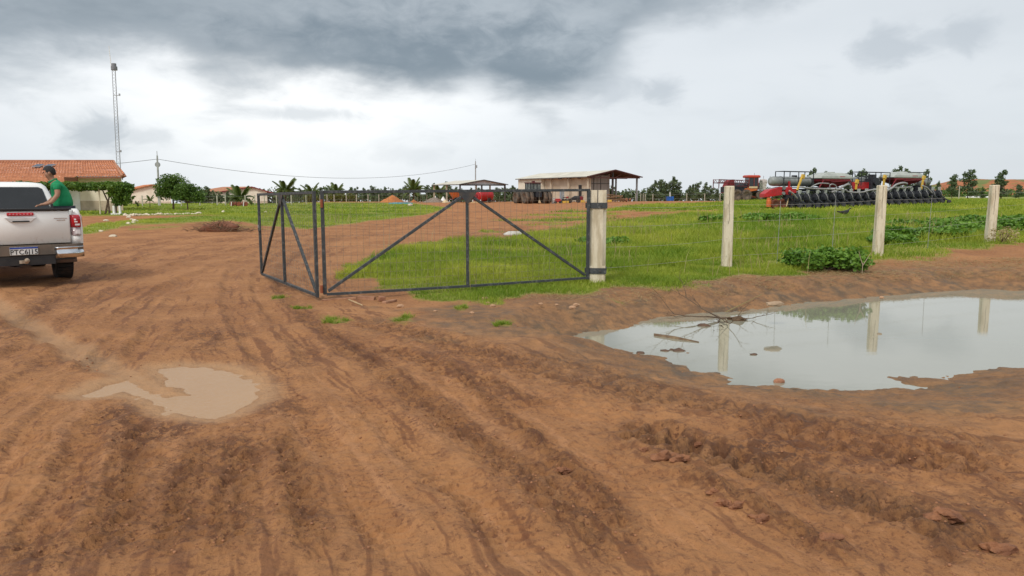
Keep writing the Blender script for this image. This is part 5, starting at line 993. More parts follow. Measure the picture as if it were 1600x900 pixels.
b = MB(); b.lathe([(0, -.03), (.28, -.03), (.28, .03), (0, .03)], (-.1, -1.66, 1.02), 'Y', 12)
for x in (-.5, .2, .45): b.box((x, -1.6, 1.05), (.04, .04, .8))
b.build('end_frame', DRED, tk)
b = MB(); b.box((0, 0, .3), (.7, 3.0, .18)); b.bar((0, 1.4, .35), (0, 3.0, .35), .12); b.box((.0, -1.5, .25), (1.5, .1, .14)); b.build('chassis', DRED, o)
for x in (-.85, .85):
    wheel(o, (x, .4, .36), .36, .25, .2, RUBBER, RED, 'wheel', 16)
    b = MB(); b.box((x*.9, -1.6, .3), (.12, .06, .3)); b.build('rear_reflector', WHITE, o)
# tarps and sacks left of the shed
def drape(name, u0, u1, vb, vt, Y, m, label, cat, seed=0):
    A = at((u0+u1)/2, vb, Y); w_ = (u1-u0)*Y/F; h = (vb-vt)*Y/F; o_ = MB(); rings = []; rnd = random.Random(seed)
    for t, kk in ((0, 1), (.25, .8), (.55, .48), (.8, .22), (1, .03)): rings.append([(math.cos(a)*w_/2*kk*(1+.15*math.sin(a*3+seed)*(1-t)), math.sin(a)*w_/2.4*kk, h*t) for a in [2*math.pi*i/14 for i in range(14)]])
    o_.loft(rings); o = o_.build(name, m, None, True, loc=(A.x, A.y, gh(A.x, A.y))); return tag(o, label, cat)
drape('white_tarpaulin', 677, 684, 315, 305, 119, WHITE, 'white peaked tarp cover right behind the gravel heap', 'tarpaulin', 1)
drape('white_tarpaulin', 686, 699, 315.5, 306.5, 118, WHITE, 'wider white peaked tarp between the gravel heap and the orange trailer', 'tarpaulin', 2)
heap('yellow_sand_heap', 690, 702, 317, 311.5, 113, CREAMP, 'low heap of pale yellow sand before the white tarps', 'sand heap', 5)
heap('dry_straw_heap', 728, 760, 318, 313.5, 113.5, mat('straw_tan', (.52, .34, .17), None, 3, .9), 'low tan sand ridge in front of the open shed machines', 'sand heap', 6)
heap('orange_rubble', 641, 652, 316, 311.5, 117, SOILH, 'small orange rubble pile between the soil and gravel heaps', 'rubble pile', 7)
A = at(627, 320, 101); b = MB(); b.loft([[(x*s_, y*s_, z) for x, y in ((-1.7, -.3), (-.8, -.5), (1.2, -.35), (1.6, .1), (.3, .4), (-1.5, .3))] for z, s_ in ((0, 1), (.16, .95), (.24, .6))]); tag(b.build('blue_green_tarpaulin', mat('tarp_teal', (.10, .34, .40), (.06, .22, .28), 4, .6), None, loc=(A.x, A.y, gh(A.x, A.y))), 'flat blue-green tarp lying on grass in front of the orange soil heap', 'tarpaulin')
A = at(641, 325, 84); b = MB(); b.blob((0, 0, .12), (.3, .2, .16), 3, .15); tag(b.build('pale_boulder', mat('pale_stone', (.62, .56, .46), (.45, .38, .30), 4, .9, bump=.5), None, loc=(A.x, A.y, gh(A.x, A.y))), 'single pale stone at the grass edge near the blue-green tarp', 'stone')
# ------------------------------------------------------------------ clutter in front of the warehouse wall
def put(name, u, vb, Y, build, label, cat, rz=0, group=None):
    A = at(u, vb, Y); return tag_or(build, name, (A.x, A.y, gh(A.x, A.y)), rz, label, cat, group)
def tag_or(build, name, loc, rz, label, cat, group): o = empty(name, loc, rz, label, cat, group); build(o); return o
def bd(shape, nm, m, **k): 
    def f(o): b = MB(); shape(b); b.build(nm, m, o, **k)
    return f
def many(*fs):
    def f(o):
        for g in fs: g(o)
    return f
put('leaning_board', 854, 316, 104, many(bd(lambda b: b.loft([[(-.45, .0, 0), (.35, .0, 0), (.30, .1, 0), (-.45, .1, 0)], [(-.42, .25, 1.75), (.15, .25, 1.75), (.15, .33, 1.75), (-.42, .33, 1.75)]]), 'board', mat('board_brown', (.34, .15, .07), (.25, .10, .05), 3, .8)), bd(lambda b: b.bar((-.3, .25, .3), (.1, .4, 1.4), .06), 'batten', WOOD)), 'rust-brown board leaning against the wall right of the tractor', 'board')
put('white_water_tank', 864.5, 316, 104, many(bd(lambda b: b.lathe([(.26, 0), (.34, .62), (.36, .68), (0.0, .70)], n=16), 'tub', WHITE, smooth=False), bd(lambda b: b.lathe([(.37, .68), (.37, .74), (.0, .80)], n=16), 'lid', LGREY)), 'white tapered tub between the leaning board and red engine', 'water tub')
put('red_engine_cart', 871.5, 316, 104, many(bd(lambda b: b.loft([[(x*s_, y, z) for x, y in ((-.45, -.3), (.45, -.3), (.45, .3), (-.45, .3))] for z, s_ in ((.18, 1), (.5, 1), (.66, .7))]), 'body', RED, bevel=.03), bd(lambda b: b.lathe([(0, -.05), (.18, -.05), (.18, .05), (0, .05)], (-.3, -.32, .18), 'Y', 12), 'wheel', RUBBER), bd(lambda b: b.lathe([(0, -.05), (.18, -.05), (.18, .05), (0, .05)], (.3, -.32, .18), 'Y', 12), 'wheel', RUBBER)), 'low red wheeled engine beside the white tub', 'engine cart')
put('grey_cabinet', 878, 315.5, 105.5, many(bd(lambda b: b.box((0, 0, .95), (.62, .5, 1.9)), 'cabinet_body', mat('cabinet_grey', (.34, .38, .44), None, 2, .5), bevel=.02), bd(lambda b: b.box((.05, -.26, .95), (.5, .02, 1.75)), 'door', GALV)), 'tall blue-grey metal cabinet against the warehouse wall', 'cabinet')
for u, lb in ((881.8, 'yellow crate at the foot of the grey cabinet'), (887, 'small yellow crate right of the grey cabinet'), (910.5, 'yellow crate beside the gate column, before the warehouse')):
    put('yellow_crate', u, 316.2, 103.5, many(bd(lambda b: (b.box((0, 0, .04), (.5 if u != 887 else .3, .4, .06)), b.box((0, -.2, .18), (.5 if u != 887 else .3, .03, .3)), b.box((0, .2, .18), (.5 if u != 887 else .3, .03, .3))), 'crate_shell', YELLOW), bd(lambda b: (b.box((-.24 if u != 887 else -.14, 0, .18), (.03, .36, .3)), b.box((.24 if u != 887 else .14, 0, .18), (.03, .36, .3))), 'crate_side', YELLOW)), lb, 'crate', 0, 'yellow crates before the warehouse wall')
def moto(o):
    for x in (-.5, .5): wheel(o, (x, 0, .3), .3, .1, .2, RUBBER, GREYP, 'wheel', 14, axis='Y')
    b = MB(); b.bar((-.5, 0, .3), (0, 0, .6), .08); b.bar((0, 0, .6), (.5, 0, .3), .06); b.bar((.5, 0, .3), (.35, 0, .95), .06); b.box((.0, 0, .45), (.35, .2, .3)); b.build('frame', DSTEEL, o)
    b = MB(); b.box((-.2, 0, .78), (.6, .2, .1)); b.build('seat', BLACK, o); b = MB(); b.blob((.15, 0, .78), (.22, .14, .14), 1, .05); b.build('fuel_tank', RED, o); b = MB(); b.bar((.35, -.3, 1.0), (.35, .3, 1.0), .04); b.build('handlebar', DSTEEL, o)
put('parked_motorcycle', 884.5, 315.8, 104.6, moto, 'dark red motorcycle parked in front of the grey cabinet', 'motorcycle', R(25))
def mower(o):
    b = MB(); b.loft([[(x, y, .35) for x, y in ((-.9, -.4), (.7, -.4), (.7, .4), (-.9, .4))], [(x, y, .75) for x, y in ((-.4, -.4), (.7, -.4), (.7, .4), (-.4, .4))], [(x, y, .98) for x, y in ((0, -.3), (.55, -.3), (.55, .3), (0, .3))]]); b.build('body', BLACK, o, bevel=.04)
    for x in (-.65, .45): wheel(o, (x, -.42, .3), .3, .18, .16, RUBBER, GREYP, 'wheel', 14, axis='Y')
put('black_quad_machine', 898, 316, 104, mower, 'low black machine under the warehouse eave near the dark doorway', 'machine')
put('dark_red_pump', 908.5, 315.5, 105, many(bd(lambda b: b.box((0, 0, .55), (.5, .4, .6)), 'pump_body', DRED, bevel=.05), bd(lambda b: (b.bar((-.25, 0, 0), (-.2, 0, .4), .06), b.bar((.25, 0, 0), (.2, 0, .4), .06), b.bar((-.2, 0, .8), (.3, 0, 1.0), .06)), 'stand', DSTEEL)), 'dark red pump on legs behind the yellow crate by the gate column', 'pump')
def lumber(o):
    rnd = random.Random(3)
    for i in range(9): b = MB(); y = rnd.uniform(-.5, .5); z = .2+i*.10; a = rnd.uniform(-.12, .12); L_ = rnd.uniform(1.5, 2.2)*(1-i*.05); b.bar((-L_*.6, y, z+a), (L_, y+rnd.uniform(-.3, .3), z-a), .22, .09); b.build('plank', WOOD, o)
put('timber_pile', 956, 315.5, 103, lumber, 'stack of grey-brown timber right of the gate column under the open bay', 'timber pile')
def scrap(o):
    rnd = random.Random(8)
    for i in range(6):
        b = MB(); x = rnd.uniform(-1.1, 1.1); b.blob((x, rnd.uniform(-.3, .3), .25+rnd.uniform(0, .25)), (rnd.uniform(.15, .3),)*3, i, .3, 1); b.build('rusty_lump', mat('rust_lump', (.30, .12, .06), (.16, .07, .04), 5, .85), o)
    b = MB(); b.bar((-2.2, 0, .45), (.8, 0, .55), .1); b.bar((-1.8, 0, 0), (-1.7, 0, .5), .08); b.build('scrap_bar', DSTEEL, o)
put('scrap_pile', 981, 315.5, 104, scrap, 'pile of rusty scrap parts beside the far right column of the warehouse', 'scrap pile')
put('yellow_block', 952.5, 315.5, 102, bd(lambda b: b.box((0, 0, .17), (.55, .3, .3)), 'block', YELLOW, bevel=.03), 'yellow box lying just right of the gate column at the timber pile', 'box')
def crate(o):
    b = MB(); b.box((0, 0, .35), (1.05, 1.0, .62)); b.build('tub', BLUE, o, bevel=.05); b = MB(); b.box((0, 0, .69), (1.12, 1.06, .07)); b.build('rim', BLUE, o)
    for x in (-.4, 0, .4): b = MB(); b.box((x, -.52, .35), (.06, .05, .6)); b.build('rib', mat('blue_rib', (.03, .2, .55), None, 3, .5), o)
    b = MB(); b.box((0, 0, 1.05), (.12, .12, .7)); b.build('white_post', WHITE, o)
put('blue_crate', 1046.5, 314.5, 117, crate, 'bright blue plastic crate in front of the right-hand trees', 'crate')
def sacks(o):
    for i, (x, w_) in enumerate(((-1.9, .5), (-.9, .9), (.4, 1.1), (1.6, .8))): b = MB(); b.blob((x, 0, .14), (w_*.62, .35, .2), i, .12); b.build('sack', WHITE, o, True)
put('white_sacks', 1529, 308, 130, sacks, 'row of white sacks lying in the green field before the red hill', 'sacks')
def bird(o):
    b = MB(); b.loft([[(x, r_*math.cos(a), z+r_*1.1*math.sin(a)) for a in [2*math.pi*i/10 for i in range(10)]] for x, z, r_ in ((-.42, .30, .01), (-.30, .27, .05), (-.1, .24, .10), (.08, .26, .115), (.2, .33, .08), (.26, .42, .04), (.30, .47, .035), (.36, .47, .03), (.42, .445, .008))]); b.build('body', BLACK, o, True)
    for s_ in (-1, 1): b = MB(); b.loft([[(.12, s_*.10, .36), (.12, s_*.12, .30), (.10, s_*.13, .22)], [(-.2, s_*.10, .33), (-.2, s_*.13, .27), (-.2, s_*.12, .2)], [(-.5, s_*.03, .34), (-.5, s_*.05, .31), (-.5, s_*.04, .28)]]); b.build('wing', BLACK, o); b = MB(); b.tube([(.02, s_*.05, .18), (.03, s_*.05, 0), (.1, s_*.05, 0)], .012, 5); b.build('leg', DSTEEL, o)
gA_ = G(1320, 339, .20); tag_or(bird, 'vulture', (gA_.x, gA_.y, gh(gA_.x, gA_.y)-.02), R(15), 'black vulture standing in the grass in front of the planter', 'bird', None)
# ------------------------------------------------------------------ vegetation
rs = np.random.RandomState(11)
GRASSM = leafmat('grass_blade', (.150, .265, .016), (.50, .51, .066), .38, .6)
DRYM = leafmat('dry_stalk', (.33, .25, .11), (.46, .38, .20), .2, .8)
TREEM = leafmat('tree_leaf', (.045, .100, .016), (.16, .26, .042), .25, .5)
EUCM = leafmat('eucalyptus_leaf', (.070, .110, .042), (.18, .235, .11), .2, .55)
BUSHM = leafmat('bush_leaf', (.085, .19, .022), (.21, .37, .048), .3, .45)
PALMM = leafmat('palm_leaf', (.050, .085, .018), (.15, .19, .040), .25, .45)
VINEM = leafmat('vine_leaf', (.05, .12, .016), (.18, .29, .040), .3, .5)
def blades(P, h, w_, lean, seg2, tint):
    """P (n,3) roots; returns V, F, tint"""
    n = len(P); a = rs.rand(n)*2*np.pi; d = np.stack([np.cos(a), np.sin(a), 0*a], 1); b_ = rs.rand(n)*2*np.pi; ln = np.stack([np.cos(b_), np.sin(b_), 0*b_], 1)*(lean*h)[:, None]
    up = np.array([0, 0, 1.])
    if not seg2:
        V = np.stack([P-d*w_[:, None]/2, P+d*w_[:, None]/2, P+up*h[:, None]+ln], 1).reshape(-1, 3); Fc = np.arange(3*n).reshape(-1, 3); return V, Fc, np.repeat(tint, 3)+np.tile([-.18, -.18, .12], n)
    m_ = P+up*(h*.58)[:, None]+ln*.32
    V = np.stack([P-d*w_[:, None]/2, P+d*w_[:, None]/2, m_+d*w_[:, None]*.4, m_-d*w_[:, None]*.4, P+up*(h*.93)[:, None]+ln], 1).reshape(-1, 3)
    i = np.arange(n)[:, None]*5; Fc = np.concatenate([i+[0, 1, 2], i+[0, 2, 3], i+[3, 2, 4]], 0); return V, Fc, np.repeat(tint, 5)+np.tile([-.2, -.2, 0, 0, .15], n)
def scatter(n, r0, r1, a0, a1, power=1.):
    r = np.sqrt(rs.rand(n)*(r1*r1-r0*r0)+r0*r0) if power == 1 else r0*(r1/r0)**rs.rand(n); a = R(a0)+rs.rand(n)*R(a1-a0); return r*np.sin(a), r*np.cos(a), r
def sample(n, r0, r1, a0, a1, power=1., thr=0.):
    X, Y, r = scatter(n, r0, r1, a0, a1, power); z, at_, u, v, q = ground(X, Y, False); g_ = at_['grass']
    k_ = (rs.rand(n) < g_**1.4) & (g_ > .12+thr); return X[k_], Y[k_], z[k_], r[k_], g_[k_], u[k_], v[k_]
VV, FF, TT, off = [], [], [], 0
def addg(V, Fc, T):
    global off; VV.append(V); FF.append(Fc+off); TT.append(T); off += len(V)
def patch(X, Y): return .5+.85*fbm(X, Y, .13, 3, 91)+.5*fbm(X, Y, .6, 2, 93)
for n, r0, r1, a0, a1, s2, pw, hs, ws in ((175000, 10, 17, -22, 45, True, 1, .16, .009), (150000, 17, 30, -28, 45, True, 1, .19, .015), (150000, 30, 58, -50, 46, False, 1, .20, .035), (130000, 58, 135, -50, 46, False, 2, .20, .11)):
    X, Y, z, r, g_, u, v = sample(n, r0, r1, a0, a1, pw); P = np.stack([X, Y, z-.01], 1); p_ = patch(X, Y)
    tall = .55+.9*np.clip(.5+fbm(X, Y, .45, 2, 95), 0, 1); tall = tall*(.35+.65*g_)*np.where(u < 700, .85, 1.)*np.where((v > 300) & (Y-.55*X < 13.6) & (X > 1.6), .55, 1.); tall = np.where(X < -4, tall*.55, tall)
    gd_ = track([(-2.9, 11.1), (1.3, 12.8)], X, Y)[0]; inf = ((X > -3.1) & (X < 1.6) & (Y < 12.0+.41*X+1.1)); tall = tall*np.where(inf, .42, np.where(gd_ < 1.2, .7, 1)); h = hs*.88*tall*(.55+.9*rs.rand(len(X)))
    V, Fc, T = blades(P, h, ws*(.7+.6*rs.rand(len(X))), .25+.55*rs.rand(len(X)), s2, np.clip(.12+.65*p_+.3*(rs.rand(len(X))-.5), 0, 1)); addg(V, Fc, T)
# sparse tufts on the road
for (cu_, cv), ru, rv in PATCHES:
    c = G(cu_, cv); d_ = c.length; sx_ = ru*d_/F*.8; n = 300 if cv > 490 else 160
    kc = rs.randint(0, 7, n); ox_, oy_ = rs.randn(7)*sx_*.5, rs.randn(7)*sx_*.8; X = c.x+ox_[kc]+rs.randn(n)*sx_*.16; Y = c.y+oy_[kc]+rs.randn(n)*sx_*.22; z = ground(X, Y, False)[0]; h = .055*(.3+rs.rand(n)); V, Fc, T = blades(np.stack([X, Y, z-.005], 1), h, np.full(n, .006), .6+1.6*rs.rand(n), True, .0+.75*rs.rand(n)**2); addg(V, Fc, T)
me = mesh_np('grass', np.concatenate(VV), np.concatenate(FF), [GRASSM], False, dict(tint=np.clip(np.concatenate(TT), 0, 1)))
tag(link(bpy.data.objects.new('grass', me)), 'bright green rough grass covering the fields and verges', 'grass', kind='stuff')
# pale dry stalks standing above the grass, dead straw on the bank
VV, FF, TT, off = [], [], [], 0
X, Y, z, r, g_, u, v = sample(9000, 11, 45, -14, 44, 1, .3); kk = fbm(X, Y, .35, 2, 97) > .08; X, Y, z = X[kk][:1100], Y[kk][:1100], z[kk][:1100]
V, Fc, T = blades(np.stack([X, Y, z], 1), .30+.32*rs.rand(len(X)), .004+.0004*np.hypot(X, Y), .1+.35*rs.rand(len(X)), True, rs.rand(len(X))); addg(V, Fc, T)
X, Y, r = scatter(170000, 11, 24, -5, 45); z, at_, u, v, q = ground(X, Y, False); kk = (at_['grass'] < .75) & (q < -.45) & (q > -2.8) & (Y-.62*X > 7.6) & (rs.rand(len(X)) < .45+.55*fbm(X, Y, 1.1, 2, 98)); X, Y, z = X[kk], Y[kk], z[kk]
V, Fc, T = blades(np.stack([X, Y, z+.004], 1), .018+.03*rs.rand(len(X)), np.full(len(X), .008), 2.5+3*rs.rand(len(X)), False, rs.rand(len(X))*.8); addg(V, Fc, T)
me = mesh_np('dry_grass', np.concatenate(VV), np.concatenate(FF), [DRYM], False, dict(tint=np.clip(np.concatenate(TT), 0, 1)))
tag(link(bpy.data.objects.new('dry_grass', me)), 'pale dry stalks and straw among the grass and along the bank', 'dry grass', kind='stuff')
def leaves(C_, size, flat=.0, asp=.5, nrm_out=None):
    """quads centred at C_ (n,3)"""
    n = len(C_); a = rs.randn(n, 3); a /= np.linalg.norm(a, axis=1)[:, None]; c = rs.randn(n, 3)
    if flat: c = c*(1-flat)+np.array([0, 0, 1.])*flat*1.5; a[:, 2] *= (1-flat)
    b_ = np.cross(a, c); b_ /= np.linalg.norm(b_, axis=1)[:, None]+1e-9; s_ = (size*(.65+.7*rs.rand(n)))[:, None]
    V = np.stack([C_-a*s_*.5, C_+b_*s_*asp*.5, C_+a*s_*.5, C_-b_*s_*asp*.5], 1).reshape(-1, 3); return V, np.arange(4*n).reshape(-1, 4)
def crown(lobes, n, size, asp=.55, flat=.2, holes=.35, seed=0):
    """leaf quads through lumpy lobes ((x,y,z),(rx,ry,rz))"""
    tot = sum(l[1][0]*l[1][2] for l in lobes); Cs = []; T = []
    for li, (c, rd) in enumerate(lobes):
        m_ = int(n*rd[0]*rd[2]/tot); p = rs.randn(m_, 3); p /= np.linalg.norm(p, axis=1)[:, None]; lump = 1+.20*np.sin(p[:, 0]*5+li)*np.sin(p[:, 1]*4+li*2)+.14*np.sin(p[:, 2]*9+li); rad = (rs.rand(m_)**.38)*lump
        q = p*rad[:, None]; keep = pn(q[:, 0]*3+li*7, q[:, 2]*3+q[:, 1]*3, seed) > -holes; q = q[keep]; p = p[keep]; Cs.append(q*np.array(rd)+np.array(c)); T.append(.42+.38*p[:, 2]*rad[keep]+.30*(rs.rand(len(q))-.5)+.15*rs.randn())
    C_ = np.concatenate(Cs); T = np.clip(np.concatenate(T)*0+.5+.0+(rs.rand(len(C_))-.5)*.9+.25*np.sin(C_[:, 0]*2.1)*np.sin(C_[:, 2]*2.7), 0, 1); V, Fc = leaves(C_, np.full(len(C_), size), flat, asp); return V, Fc, np.repeat(T, 4)
def tree(u, vb, Y, label, lobes, n, size, m, trunk, h_, group=None, name='tree', cat='tree', scale=1., asp=.55, flat=.2, holes=.35):
    A = at(u, vb, Y); o = empty(name, (A.x, A.y, gh(A.x, A.y)), 0, label, cat, group); V, Fc, T = crown(lobes, n, size, asp, flat, holes); c = link(bpy.data.objects.new('crown', mesh_np('crown', V, Fc, [m], False, dict(tint=T)))); c.parent = o
    b = MB(); rnd = random.Random(int(u)); b.tube([(0, 0, -.1), (.03, 0, h_*.4), (-.02, .02, h_)], [trunk, trunk*.8, trunk*.5], 7)
    for l in lobes[:6]:
        c_ = l[0]; b.tube([(0, 0, h_*.6), ((c_[0])*.5, c_[1]*.5, (h_*.6+c_[2])*.5), c_], [trunk*.45, trunk*.3, trunk*.12], 5)
    b.build('trunk', BARK, o, True); o.scale = (scale,)*3; return o
k1 = 68/F
t1 = tree(271, 327, 68, 'large round dark green tree, the taller of the two beside the lawn', [((-.5, 0, 2.0), (1.2, 1.1, .95)), ((.55, .1, 2.1), (1.15, 1.0, .95)), ((0, -.2, 2.65), (1.0, .95, .62)), ((-.9, .2, 1.5), (.75, .7, .65)), ((.9, -.2, 1.45), (.7, .7, .6)), ((0, 0, 1.5), (1.2, 1.0, .6))], 9000, .17, TREEM, .10, 1.5)
t2 = tree(293, 326, 66, 'smaller round green tree to the right of and before the taller one', [((-.45, 0, 1.45), (.85, .8, .68)), ((.6, .1, 1.4), (.95, .8, .74)), ((.1, -.1, 1.9), (.85, .75, .48)), ((1.1, 0, 1.1), (.52, .4, .42)), ((-.8, 0, 1.1), (.5, .5, .4))], 6000, .16, TREEM, .07, 1.0)
# eucalyptus and other yard trees: a few shapes, reused
def euc_shape(seed):
    rnd = random.Random(seed); L_ = []; n_ = 9
    for i in range(n_):
        t = i/(n_-1); w2_ = (1.35-.85*t)*rnd.uniform(.7, 1.2); L_.append(((rnd.uniform(-.8, .8)*(1-t*.4), rnd.uniform(-.4, .4), .9+t*3.7), (w2_*.85, w2_*.8, .48)))
    return L_
PROTO = []
for s_ in range(5):
    V, Fc, T = crown(euc_shape(s_), 2300, .34, .45, .0, .10+.05*s_, s_); cm_ = mesh_np('crown', V, Fc, [EUCM], False, dict(tint=T))
    b = MB(); b.tube([(0, 0, -.2), (.05, 0, 2.0), (0, .05, 4.3)], [.09, .06, .02], 6)
    for q in range(7): a = q*2.4+s_; b.tube([(0, 0, .8+q*.45), (math.cos(a)*.7*(1-q*.08), math.sin(a)*.6, 1.4+q*.48)], [.03, .008], 4)
    PROTO.append((cm_, b.mesh('trunk', BARK, True)))
ORD = 'first second third fourth fifth sixth seventh eighth ninth tenth eleventh twelfth thirteenth fourteenth fifteenth sixteenth seventeenth eighteenth nineteenth twentieth twenty-first twenty-second twenty-third twenty-fourth twenty-fifth twenty-sixth twenty-seventh'.split()
rnd = random.Random(5)
def etree(u, vt, Y, lbl=None, wide=1., group='slender trees along the far side of the yard'):
    A = at(u, 310, Y); g_ = gh(A.x, Y); h = at(u, vt, Y).z-g_; k_ = h/4.75; pr = PROTO[rnd.randrange(5)]
    o = empty('eucalyptus_tree', (A.x, Y, g_), rnd.uniform(0, 6), lbl, 'tree', group); inst('crown', pr[0], o); inst('trunk', pr[1], o); o.scale = (k_*wide*rnd.uniform(.85, 1.1), k_*wide*rnd.uniform(.85, 1.1), k_); return o
for i, (u, vt) in enumerate(((1004, 299), (1013, 294), (1022, 283.5), (1033, 282), (1041, 285), (1050, 278), (1059, 283))): etree(u, vt, 140+rnd.uniform(-5, 8), ORD[i]+' eucalyptus from the left in the cluster behind the blue crate', 1.25)
for i, (u, vt) in enumerate(((1076, 291), (1083, 289), (1091, 285), (1101, 286.5), (1109, 291), (1118, 294))): etree(u, vt, 140+rnd.uniform(-5, 8), ORD[i]+' eucalyptus from the left between the blue crate and the crop sprayer', 1.25)
for u, vt, lb in ((1268, 265, 'eucalyptus top showing above the left pale seed hopper'), (1290, 270, 'low eucalyptus top just right of the left seed hopper'), (1326, 268, 'eucalyptus top between the two seed hoppers, left one'), (1345, 266, 'eucalyptus top between the two seed hoppers, middle one'), (1354, 270, 'bushy eucalyptus top between the two seed hoppers, right one'), (1401, 262, 'tallest eucalyptus top above the right seed hopper'), (1416, 266, 'thin eucalyptus top right of the tallest one'), (1443, 267, 'eucalyptus at the right end of the planter handrail')): etree(u, vt, 128+rnd.uniform(-3, 3), lb, 1.0)
for u, vt, w3, lb in ((1487, 274, 1.0, 'eucalyptus in the field left of the white post by the hill'), (1512, 267, 1.15, 'thin-topped eucalyptus in front of the middle of the red hill'), (1534, 296, 1.5, 'low bushy tree at the foot of the red hill near the white sacks'), (1564, 268, 1.25, 'broad eucalyptus just right of the last concrete post'), (1592, 289, 1., 'small pointed tree at the right edge of the field'), (1465, 284, .9, 'faint slim tree right of the planter end')): etree(u, vt, 118, lb, w3*1.1)
for u, vt, lb in ((950, 286, 'leafy eucalyptus seen through the open bay, left one'), (957, 291, 'leafy eucalyptus seen through the open bay, right one'), (981, 301, 'low tree beside the right column of the warehouse'), (800, 291, 'tree just left of the warehouse end wall'), (790, 293, 'tree between the open shed and the warehouse'), (780, 296, 'short tree at the right corner of the open shed')): etree(u, vt, 146, lb, 1.3)
for i, (u, vt) in enumerate([(452, 291), (459, 293), (470, 294), (482, 289), (502, 293), (512, 296), (520, 290), (529, 294), (548, 292), (556, 294), (569, 295), (583, 292), (592, 296), (601, 293), (612, 296), (624, 296), (634, 291), (655, 292), (668, 290), (678, 288), (700, 285), (712, 292), (722, 294), (735, 294), (750, 295), (765, 296), (778, 293)]): etree(u, vt+rnd.uniform(-1, 1.5), 150+rnd.uniform(-8, 10), ORD[i]+' eucalyptus from the left in the row behind the lawn and open shed', 1.25)
for u, vt, lb in ((325, 292, 'tall slim tree left of the far cottage'), (336, 303, 'low bush-like tree in the gap left of the far cottage'), (344, 301, 'low dark tree beside the far cottage'), (355, 299, 'dark slim tree at the left wall of the far cottage'), (316, 300, 'shrub-like tree just right of the smaller round tree')): etree(u, vt, 120, lb, 1.3)
# far low woodland on the skyline
V, Fc, T = crown([((x, 0+7*math.sin(x*.3), 1.6+.5*math.sin(x*.7)), (3.2, 2, 1.7+.6*math.sin(x*1.3))) for x in np.arange(-75, 22, 3.6)]+[((x, 15, 1.5), (4, 2, 1.6+.6*math.sin(x*1.7))) for x in np.arange(22, 90, 4.2)], 30000, .6, .6, .1, .45)
o = link(bpy.data.objects.new('far_woodland', mesh_np('far_woodland', V, Fc, [EUCM], False, dict(tint=T)))); o.location = (0, 172, gh(0, 172)-.6); tag(o, 'low band of far woodland along the skyline', 'woodland', kind='stuff')
V, Fc, T = crown([((x, 0, 1.3+.5*math.sin(x)), (4.5, 2, 2.0+.8*math.sin(x*1.1))) for x in np.arange(150, 240, 4.0)]+[((x, -4, 1.), (4.5, 2, 1.8)) for x in np.arange(150, 240, 5.5)], 5200, 1.0, .6, .1, .3)
o = link(bpy.data.objects.new('hill_foot_shrubs', mesh_np('hill_foot_shrubs', V, Fc, [TREEM], False, dict(tint=T)))); o.location = (0, 262, gh(180, 262)-.4); tag(o, 'green scrub along the foot of the red hill', 'scrub', kind='stuff')
# palms
def frond_mesh(L_, droop, nl=34, w_=.30):
    Vs, Fs, Ts = [], [], []; pts_ = [Vector((L_*t*(1-.25*droop*t), 0, L_*(.75*t-droop*1.0*t*t))) for t in np.linspace(0, 1, 12)]
    b = MB(); b.tube(pts_, [.03*(1-t*.8) for t in np.linspace(0, 1, 12)], 4, False); V = [Vector(q) for q in b.v]; Fq = list(b.f); T = [.6]*len(V)
    for i in range(nl):
        t = .12+.86*i/nl; f = t*11; j = min(10, int(f)); p = pts_[j].lerp(pts_[j+1], f-j); d = (pts_[j+1]-pts_[j]).normalized(); l_ = w_*(1-abs(t-.45)*1.1)*(.9+.2*random.random())
        for s_ in (-1, 1):
            tip = p+d*l_*.45+Vector((0, s_*l_*.85, -l_*.45)); k_ = len(V); V += [p, p+d*.05, tip]; Fq.append((k_, k_+1, k_+2)); T += [.35, .35, .75]
    me = bpy.data.meshes.new('frond'); me.from_pydata(V, [], Fq); a_ = me.attributes.new('tint', 'FLOAT', 'POINT'); a_.data.foreach_set('value', np.array(T, np.float32)); me.materials.append(PALMM); return me
FR = [frond_mesh(1, .35), frond_mesh(1, .7), frond_mesh(1, 1.0)]
def palm(u, vb, vt, Y, label, n=18, trunk=.35, spread=1., name='coconut_palm', up=.0):
    A = at(u, vb, Y); g_ = A.z if vb < 312 else gh(A.x, Y); g_ = gh(A.x, Y); h = at(u, vt, Y).z-g_; o = empty(name, (A.x, Y, g_), 0, label, 'palm'); th = h*trunk; r_ = random.Random(int(u*7)); L_ = (h-th)*1.25*spread
    b = MB(); b.tube([(0, 0, -.1), (.04*h, 0, th*.5), (.03*h, 0, th)], [.06*h*.6, .045*h*.6, .04*h*.6], 8); b.build('trunk', BARK, o, True)
    for i in range(n):
        k_ = i/n; el_ = R(70-85*k_)+up; inst('frond', FR[0 if k_ < .35 else 1 if k_ < .7 else 2], o, (.03*h, 0, th), (0, -el_*.6+R(8), i*2.399+r_.uniform(-.2, .2)), L_*r_.uniform(.85, 1.1))
    return o
palm(375, 322, 289, 95, 'young coconut palm with a crown of low fronds before the far cottage', 16, .22, 1.0)
palm(234, 324, 306, 78, 'small young palm standing on the lawn left of the round trees', 9, .55, 1.1)
palm(445, 316, 278, 128, 'tall palm rising above the top of the left gate leaf', 16, .42, .95)
palm(486, 316, 287, 128, 'broad palm crown just left of the two gate uprights', 14, .42, 1.0)
palm(525, 316, 286, 128, 'palm right of the gate uprights with a yellowish skirt of fronds', 14, .42, 1.1)
palm(645, 316, 281, 122, 'banana-like palm with upright fronds between the heaps', 13, .40, 1.0, 'banana_palm', R(18))
palm(685, 315, 290, 132, 'palm crown rising behind the open shed roof, left end', 12, .45, 1.1)
palm(214, 327, 314, 74, 'tiny palm sapling beside the vine-covered pergola', 7, .5, 1.1)
